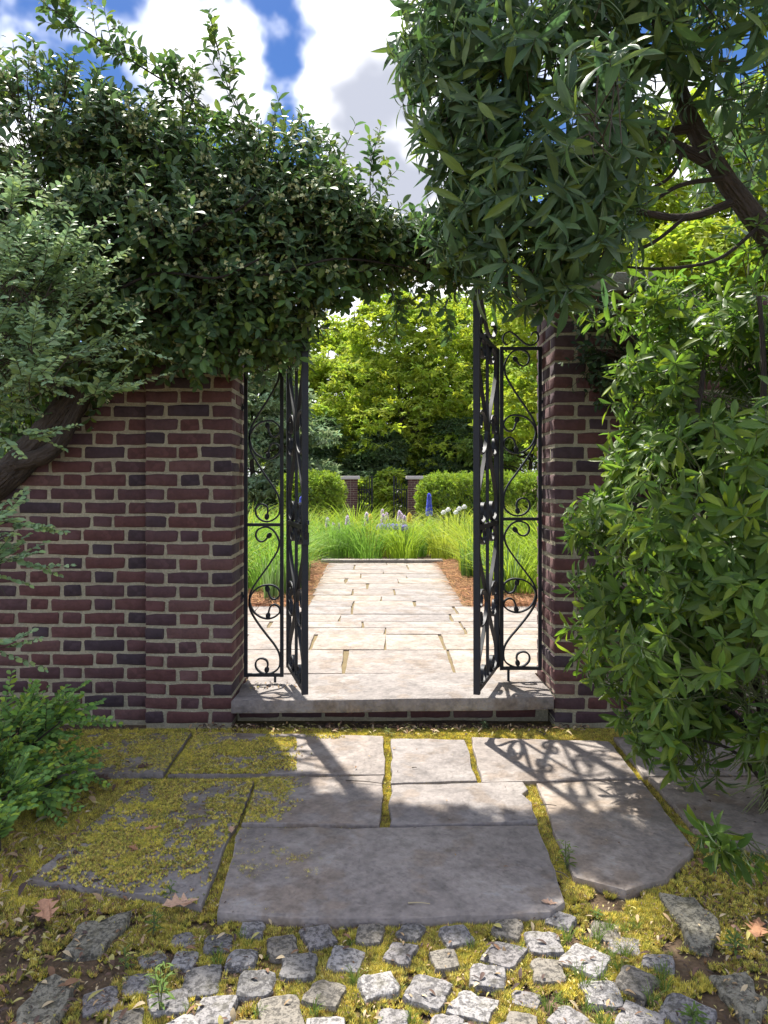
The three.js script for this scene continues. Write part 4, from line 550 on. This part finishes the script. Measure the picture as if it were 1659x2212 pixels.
// far gateway: pillars with pale caps, open scrolled leaves
{
  const tex2 = M.bricks[3];
  const far = (x0, label) => {
    const y0 = -0.88, t = thing('far_pillar', label, 'brick pillar', V3(x0 + 0.25, y0, -20.2)), geo = [], W = 0.5, z1 = -20.0, H = 2.13;
    part(t, 'mortar', boxGeo(x0 + 0.006, x0 + W - 0.006, y0, y0 + H, z1 - W + 0.006, z1 - 0.006), M.mortar);
    const rows = 31, ch = H / rows, rr = rng(7), sets = [[], [], []];
    for (let k = 0; k < rows; k++) for (const side of [0, 1, 2]) { let a = 0, st = (k + side) % 2; while (a < W - 0.02) { const w = Math.min(st ? 0.2 : 0.095, W - a), yy = y0 + k * ch, b = boxGeo(0, w - 0.012, 0, ch - 0.013, -0.05, 0); if (side === 0) b.translate(x0 + a, yy, z1); else { b.rotateY(side === 1 ? Math.PI / 2 : -Math.PI / 2); b.translate(side === 1 ? x0 + W : x0, yy, side === 1 ? z1 - a - 0.006 : z1 - W + a + 0.006); } sets[Math.floor(rr() * 3)].push(b); a += w; st = !st; } }
    sets.forEach((s, i) => part(t, 'bricks', mergeGeometries(s), M.bricks[[1, 3, 6][i]], 'stuff'));
    part(t, 'cap_stone', slabGeo([[x0 - 0.06, z1 - W - 0.06], [x0 + W + 0.06, z1 - W - 0.06], [x0 + W + 0.06, z1 + 0.06], [x0 - 0.06, z1 + 0.06]], y0 + H + 0.10, 0.09, { bevel: 0.008 }), std([0.55, 0.5, 0.46]));
  };
  far(-1.17, 'far brick pillar with a pale cap, beside the rounded hedge'); far(0.9, 'far brick pillar with a pale cap, beside the long hedge');
  const leaf = (hx, dir, label) => { const t = thing('far_gate_leaf', label, 'iron gate', V3(hx, -0.8, -20.1)), W = 0.78; t.rotation.y = dir > 0 ? -1.0 : 1.0; const q = (a, b) => [Math.min(a * dir, b * dir), Math.max(a * dir, b * dir)]; ironBar(t, 'stile', ...q(0, 0.035), 0, 1.75, 0.017); ironBar(t, 'stile', ...q(W - 0.035, W), 0, 2.15, 0.017); for (const y of [0.02, 0.85, 1.72]) ironBar(t, 'rail', ...q(0.035, W - 0.035), y, y + 0.025, 0.012); for (let k = 1; k < 5; k++) ironBar(t, 'bar', ...q(W * k / 5 - 0.008, W * k / 5 + 0.008), 0.045, 1.72 + 0.1 * k, 0.008); for (const [yt, yb] of [[1.72, 0.87], [0.85, 0.04]]) scroll(t, mapS(S1, W * 0.3 * dir, W * 0.8 * dir, yt, yb), 0.008, 0.012); };
  leaf(-0.63, 1, 'open dark iron leaf of the far gate, beside the rounded hedge'); leaf(0.86, -1, 'open dark iron leaf of the far gate, beside the long hedge');
}

// ================================================================ trees
const spray = clusterGeo(12, 0.17, 0.45, 9), sprayBig = clusterGeo(14, 0.2, 0.6, 10);
function tree({ name, label, x, z, H, R, low = 0.25, seed, color, n, layers = 9, group, geo = spray, conic = 0.3, fine = 1 }) {
  const y0 = groundY(z), t = thing(name, label, 'tree', V3(x, y0, z), group), r = rng(seed), ms = [], cs = [], lobes = [];
  part(t, 'trunk', limb([V3(x, y0 - 0.1, z), V3(x + (r() - 0.5) * 0.4, y0 + H * 0.3, z), V3(x + (r() - 0.5) * 0.6, y0 + H * 0.65, z), V3(x + (r() - 0.5) * 0.4, y0 + H * 0.92, z)], [0.02 * H + 0.03, 0.015 * H, 0.007 * H, 0.01], 8, 4, 0.3), M.bark);
  for (let k = 0; k < layers; k++) { const q = (k + 0.5) / layers, yy = y0 + H * lerp(low, 0.97, q), rr = R * (conic > 0.5 ? (1 - q * 0.92) : Math.sin(Math.PI * clamp(0.22 + q * 0.72)) ), m = 3 + Math.round(rr * 1.6); for (let i = 0; i < m; i++) { const a = (i + r() * 0.8) / m * 6.28 + k, d = rr * (0.45 + 0.5 * r()); lobes.push([V3(x + Math.cos(a) * d, yy + (r() - 0.5) * H / layers, z + Math.sin(a) * d), R * (0.24 + r() * 0.17)]); if (i % 2 === 0) part(t, 'branch', limb([V3(x, yy - H * 0.07, z), V3(x + Math.cos(a) * d * 0.5, yy - H * 0.02, z + Math.sin(a) * d * 0.5), V3(x + Math.cos(a) * d, yy, z + Math.sin(a) * d)], [0.006 * H, 0.012], 5, 3), M.bark); } }
  for (let i = 0; i < n; i++) { const [c, s] = lobes[Math.floor(r() * lobes.length)], d = rdir(r), q = Math.cbrt(0.25 + 0.8 * r()), p = V3(c.x + d.x * s * q, c.y + d.y * s * q * 0.42, c.z + d.z * s * q); if (fbm3(p.x * 1.3, p.y * 1.8, p.z * 1.3, 3) < 0.4) continue; ms.push(new THREE.Matrix4().compose(p, new THREE.Quaternion().setFromEuler(new THREE.Euler((r() - 0.5) * 0.9, r() * 6.28, (r() - 0.5) * 0.9)), V3(1, 1, 1).multiplyScalar((0.7 + r() * 0.7) * fine))); const k = 0.75 + r() * 0.5; cs.push(lin(k * (0.85 + r() * 0.3), k, k * (0.8 + r() * 0.4))); }
  instanced(t, 'crown', geo, leafMat(color, 0.5, 0, { map: null }), ms, cs);
}
const at = (u, D) => (u - VPX) / FOCAL * D, hgt = (v, D) => EYE + (VPY - v) / FOCAL * D + 0.9;
const LIME = [0.36, 0.46, 0.035], MID = [0.24, 0.35, 0.05], DARKG = [0.13, 0.21, 0.07], GREY = [0.24, 0.33, 0.16];
tree({ name: 'broad_tree', label: 'broad bright lime green tree rising above the far gate', x: at(875, 31), z: EYE_Z - 31, H: hgt(628, 31), R: 3.8, low: 0.2, seed: 1, color: LIME, n: 7000, layers: 10 });
tree({ name: 'broad_tree', label: 'lime green tree behind the ivy side gate leaf', x: at(1090, 33), z: EYE_Z - 33, H: hgt(625, 33), R: 3.6, low: 0.3, seed: 2, color: LIME, n: 5200, layers: 10 });
tree({ name: 'broad_tree', label: 'mid green tree behind the latch side gate leaf', x: at(715, 36), z: EYE_Z - 36, H: hgt(690, 36), R: 3.4, low: 0.1, seed: 3, color: LIME, n: 6000, layers: 9 });
tree({ name: 'dark_evergreen', label: 'dark evergreen below the lime tree, seen over the far gate', x: at(820, 28.5), z: EYE_Z - 28.5, H: hgt(935, 28.5), R: 2.2, low: 0.1, seed: 4, color: DARKG, n: 4200, layers: 8, conic: 0.8, group: 'dark evergreens beyond the far gate' });
tree({ name: 'dark_evergreen', label: 'dark evergreen behind the long hedge', x: at(985, 29), z: EYE_Z - 29, H: hgt(915, 29), R: 2.4, low: 0.08, seed: 5, color: DARKG, n: 4200, layers: 8, conic: 0.8 });
tree({ name: 'dark_evergreen', label: 'dark evergreen behind the rounded hedge', x: at(690, 29), z: EYE_Z - 29, H: hgt(900, 29), R: 2.2, low: 0.08, seed: 6, color: DARKG, n: 3800, layers: 8, conic: 0.8 });
tree({ name: 'grey_green_tree', label: 'grey green tree seen through the narrow panel by the bare wall', x: at(560, 26), z: EYE_Z - 26, H: hgt(770, 26), R: 2.4, low: 0.1, seed: 7, color: GREY, n: 4600, layers: 9 });
tree({ name: 'grey_green_tree', label: 'grey green tree seen through the narrow panel by the glossy shrub', x: at(1150, 27), z: EYE_Z - 27, H: hgt(800, 27), R: 2.4, low: 0.1, seed: 8, color: MID, n: 4200, layers: 9 });
tree({ name: 'broad_tree', label: 'pale green tree standing between the two lime trees', x: at(985, 37), z: EYE_Z - 37, H: hgt(630, 37), R: 3.6, low: 0.1, seed: 21, color: MID, n: 6000, layers: 10 });
tree({ name: 'broad_tree', label: 'yellowish tree filling the view behind the rounded hedge', x: at(790, 34), z: EYE_Z - 34, H: hgt(760, 34), R: 3.0, low: 0.05, seed: 22, color: LIME, n: 6000, layers: 9 });
tree({ name: 'round_bush', label: 'sunny yellow green bush framed by the far gate', x: at(828, 26.5), z: EYE_Z - 26.5, H: hgt(1035, 26.5) + 0.15, R: 1.2, low: 0.15, seed: 9, color: LIME, n: 2600, layers: 6 });
tree({ name: 'broad_tree', label: 'tall backlit yellow green tree behind the ivy pillar wall', x: 3.6, z: -5.6, H: 5.2, R: 2.4, low: 0.25, seed: 10, color: LIME, n: 14000, layers: 9, fine: 0.5 });
tree({ name: 'broad_tree', label: 'leafy tree behind the bare wall and climber', x: -5.6, z: -6.5, H: 3.9, R: 2.2, low: 0.2, seed: 11, color: MID, n: 9000, layers: 8, fine: 0.55 });
for (let i = 0; i < 10; i++) { const a = (i - 4.5) * 0.22, D = 44 + (i % 3) * 4; tree({ name: 'background_tree', label: 'green tree in the belt of woods behind the garden', x: Math.sin(a) * D, z: EYE_Z - Math.cos(a) * D, H: 7.6 + (i * 7 % 5) * 0.4, R: 5, low: 0.02, seed: 30 + i, color: i % 2 ? MID : GREY, n: 3000, layers: 7, group: 'belt of woods behind the garden', geo: sprayBig }); }

// ================================================================ fallen leaves, twigs, weeds
function oakLeaf(seed) {
  const pts = [], lob = [[0, 0.02], [0.12, 0.05], [0.2, 0.16], [0.28, 0.07], [0.4, 0.26], [0.5, 0.10], [0.62, 0.30], [0.72, 0.12], [0.84, 0.18], [0.92, 0.07], [1, 0.005]], r = rng(seed);
  const sh = lob.map(([y, w]) => new THREE.Vector2(w * (0.85 + r() * 0.3), y)).concat(lob.slice(0, -1).reverse().map(([y, w]) => new THREE.Vector2(-w * (0.85 + r() * 0.3), y + 0.03)));
  const g = new THREE.ExtrudeGeometry(new THREE.Shape(sh), { depth: 0.004, bevelEnabled: false }), p = g.attributes.position; for (let i = 0; i < p.count; i++) { const x = p.getX(i), y = p.getY(i); p.setZ(i, p.getZ(i) + 0.9 * x * x * (seed % 2 ? 1 : 1.6) + 0.22 * (y - 0.4) * (y - 0.4) + 0.03 * Math.sin(y * 17 + x * 9)); } g.rotateX(-Math.PI / 2); g.computeVertexNormals(); return g;
}
{
  const mats = [[0.50, 0.27, 0.16], [0.36, 0.18, 0.09], [0.56, 0.36, 0.24], [0.11, 0.06, 0.045]].map((c) => std(c, { map: T.brick, roughness: 0.8 }));
  const spots = [[105, 2000, 0.115, 0.5, 0, 'large curled russet oak leaf on the litter beside the granite edging'], [430, 1950, 0.10, 1.9, 2, 'pale russet oak leaf lying where flagstone meets cobbles'], [240, 1690, 0.085, 1.2, 3, 'dark brown curled oak leaf on the shady moss'], [335, 1655, 0.075, 2.2, 3, 'blackened dry leaf at the end of the shady flagstone'], [1640, 1990, 0.10, 2.6, 1, 'brown oak leaf on the dark litter under the glossy shrub'], [500, 1805, 0.045, 0.2, 2, 'small tan leaf lodged in the mossy joint'], [345, 1790, 0.05, 2.0, 0, 'small tan oak leaf on the mossy shaded flagstone'], [300, 1842, 0.045, 1.0, 1, 'small brown leaf at the edge of the moss carpet'], [1205, 1958, 0.045, 1.3, 2, 'pale leaf at the corner of the big grey flagstone']];
  spots.forEach(([u, v, s, a, m, lab], i) => { const p = onGround(u, v, 0.012), o = new THREE.Mesh(oakLeaf(i + 1), mats[m]); o.name = numbered('fallen_leaf'); o.position.set(p.x, m === 3 ? 0.02 : 0.019, p.z); o.scale.setScalar(s); o.rotation.set(0.05, a, 0.06); put(o, scene); tag(o, lab, 'fallen leaf', 'fallen leaves'); });
  // countless bits: chips of leaf, straw
  const chip = leafGeo(0.45, [0.1, 0.8, 1, 0.7, 0.05], { fold: 0.4, bend: 0.4 }), r = rng(88), ms = [], cs = [], tone = [[0.34, 0.23, 0.12], [0.2, 0.11, 0.06], [0.42, 0.33, 0.2], [0.13, 0.075, 0.05], [0.36, 0.32, 0.1], [0.08, 0.05, 0.04]];
  const drop = (x, z, s, y) => { ms.push(aim(V3(x, y, z), V3(r() - 0.5, (r() - 0.5) * 0.25, r() - 0.5), V3((r() - 0.5) * 0.7, 1, (r() - 0.5) * 0.7), s, s * (0.6 + r() * 0.6))); const c = tone[Math.floor(r() * 6)], k = 0.7 + r() * 0.6; cs.push(lin(c[0] * k, c[1] * k, c[2] * k)); };
  for (let i = 0; i < 6500; i++) { const x = -2.3 + r() * 1.75, z = 0.05 + r() * 2.2, [u] = toPixel(V3(x, 0, z)); if (u < 330 - r() * 200) drop(x, z, 0.008 + r() * r() * 0.045, 0.006 + r() * 0.015); }
  for (let i = 0; i < 4500; i++) { const x = 0.8 + r() * 1.4, z = 0.4 + r() * 1.9, [u, v] = toPixel(V3(x, 0, z)); if (u > 1440 + r() * 100 || (v > 1850 && u > 1280 && r() < 0.35)) drop(x, z, 0.008 + r() * r() * 0.032, 0.006 + r() * 0.012); }
  for (let i = 0; i < 520; i++) drop(-0.9 + r() * 1.9, 0.03 + r() * r() * 0.16, 0.012 + r() * 0.025, 0.006 + r() * 0.012);
  for (let i = 0; i < 260; i++) { const x = -0.9 + r() * 1.7, z = 1.6 + r() * 0.7; drop(x, z, 0.012 + r() * 0.02, 0.012); }
  for (let i = 0; i < 40; i++) drop(-0.9 + r() * 1.9, 0.3 + r() * 1.2, 0.008 + r() * 0.012, 0.021);
  for (let i = 0; i < 60; i++) drop(-0.68 + r() * 0.25, -0.15 - r() * 0.14, 0.01 + r() * 0.012, 0.136);
  for (let i = 0; i < 9000; i++) { const x = -1.3 + r() * 2.6, z = 0.7 + r() * 1.6, [u, v] = toPixel(V3(x, 0, z)), f = flagWorld.some((q) => inPoly(x, z, q)); if (f ? (u > 560 - r() * 120 || r() < 0.5) : settSpots.some(([a, b, q, bu]) => Math.hypot(x - a, z - b) < q && bu < 0.5 && r() < 0.93)) continue; drop(x, z, 0.004 + r() * 0.009, f ? 0.02 : -0.001 + r() * 0.006); }
  const o = instanced(scene, 'leaf_litter', chip, std([0.95, 0.95, 0.95], { roughness: 0.9 }), ms, cs); tag(o, 'scattered bits of dry leaf and chaff over soil, moss and paving', 'leaf litter', null, 'stuff');
  // small straight twigs lying on the flags
  const tw = [[1185, 1740, 0.055, 1.45, 'thin dark twig lying on the sunlit flagstone by the shrub'], [895, 1659, 0.02, 1.4, 'short dark twig on the pale middle flagstone'], [905, 1952, 0.06, 1.5, 'pale straw lying on the big grey flagstone'], [1215, 1890, 0.05, 0.6, 'forked twig at the edge of the big grey flagstone'], [790, 1690, 0.16, 1.35, 'long thin twig across the shaded flagstone']];
  tw.forEach(([u, v, L, a, lab], i) => { const p = onGround(u, v, 0.02), d = V3(Math.sin(a), 0, Math.cos(a)).multiplyScalar(L / 2), o = new THREE.Mesh(limb([d.clone().negate(), V3(0.004, 0.003, 0.002), d], [0.0022, 0.0012], 5, 4), i === 2 ? std([0.4, 0.33, 0.2]) : M.twig); o.name = numbered('twig'); o.position.set(p.x, 0.021, p.z); put(o, scene); tag(o, lab, 'twig', 'fallen twigs'); });
}
// weeds
function weed(u, v, H, n, label, seed, size = 0.03, col = [0.17, 0.27, 0.05]) {
  const r = rng(seed), p = onGround(u, v, -0.005), t = thing('weed', label, 'weed', p, 'weeds in the paving'), m = leafMat(col, 0.45, 0.1), stems = [];
  for (let k = 0; k < n; k++) { const d = V3((r() - 0.5) * 0.5, 1, (r() - 0.5) * 0.5).normalize(), h = H * (0.6 + r() * 0.5); part(t, 'stem', limb([p.clone(), p.clone().addScaledVector(d, h * 0.5), p.clone().addScaledVector(d, h).add(V3((r() - 0.5) * 0.02, 0, (r() - 0.5) * 0.02))], [0.0016, 0.0008], 4, 3), M.stem); for (let i = 0; i < 9; i++) { const q = 0.25 + 0.75 * i / 8, a = i * 2.4 + k, o = new THREE.Mesh(LEAF.lance[i % 3], m); o.name = 'leaf'; o.applyMatrix4(aim(p.clone().addScaledVector(d, h * q), V3(Math.cos(a), 0.45, Math.sin(a)), UPV, size * (1.15 - 0.5 * q) * (0.8 + r() * 0.4))); o.position.sub(p); put(o, t); } }
}
weed(345, 2190, 0.115, 3, 'leafy upright weed growing between edging stone and cobbles', 1, 0.036);
weed(270, 2095, 0.05, 2, 'small weed beside the first edging stone', 5, 0.025);
weed(330, 2020, 0.07, 3, 'feathery weed at the corner of the mossy flagstone', 2, 0.028);
weed(365, 1945, 0.06, 2, 'thin weed on the edge of the dark mossy flagstone', 3, 0.024);
weed(1225, 1880, 0.10, 4, 'ferny weed growing in the wide mossy joint', 4, 0.03, [0.2, 0.28, 0.04]);
weed(1045, 1578, 0.05, 3, 'little ivy-leaved weed at the foot of the step', 6, 0.03, [0.06, 0.13, 0.04]);
weed(840, 1590, 0.03, 2, 'tiny pale weed in the joint before the step', 7, 0.028, [0.25, 0.3, 0.08]);
weed(1590, 2060, 0.07, 3, 'leafy weed on the litter beside the pale edging stone', 8, 0.035);
weed(1500, 2215, 0.05, 3, 'bright lobed weed among the lowest setts', 9, 0.035);
weed(1290, 1985, 0.03, 2, 'tiny weed in the moss beyond the big grey flagstone', 10, 0.022);
weed(1480, 1720, 0.06, 3, 'yellow green weed in the joint under the glossy shrub', 11, 0.026, [0.25, 0.3, 0.05]);
{ // tufts of fine grass between the setts
  const g = strap(71, 26, 0.05, 0.035, 0.0008, 0.8), r = rng(91), ms = []; for (let i = 0; i < 90; i++) { const u = i < 30 ? 1150 + r() * 300 : 300 + r() * 1150, v = 2000 + r() * 260, p = onGround(u, v, 0); if (settSpots.some(([a, b, q, bu]) => Math.hypot(p.x - a, p.z - b) < q * 0.95 && bu < 0.75)) continue; ms.push(new THREE.Matrix4().compose(V3(p.x, -0.012, p.z), new THREE.Quaternion().setFromEuler(new THREE.Euler(0, r() * 6.28, 0)), V3(1, 1, 1).multiplyScalar(0.3 + r() * 0.6))); }
  const o = instanced(scene, 'grass', g, leafMat([0.16, 0.24, 0.04], 0.4, 0.1, { map: null }), ms); tag(o, 'fine grass tufts growing between the granite setts', 'grass', null, 'stuff');
}
renderer.render(scene, camera);
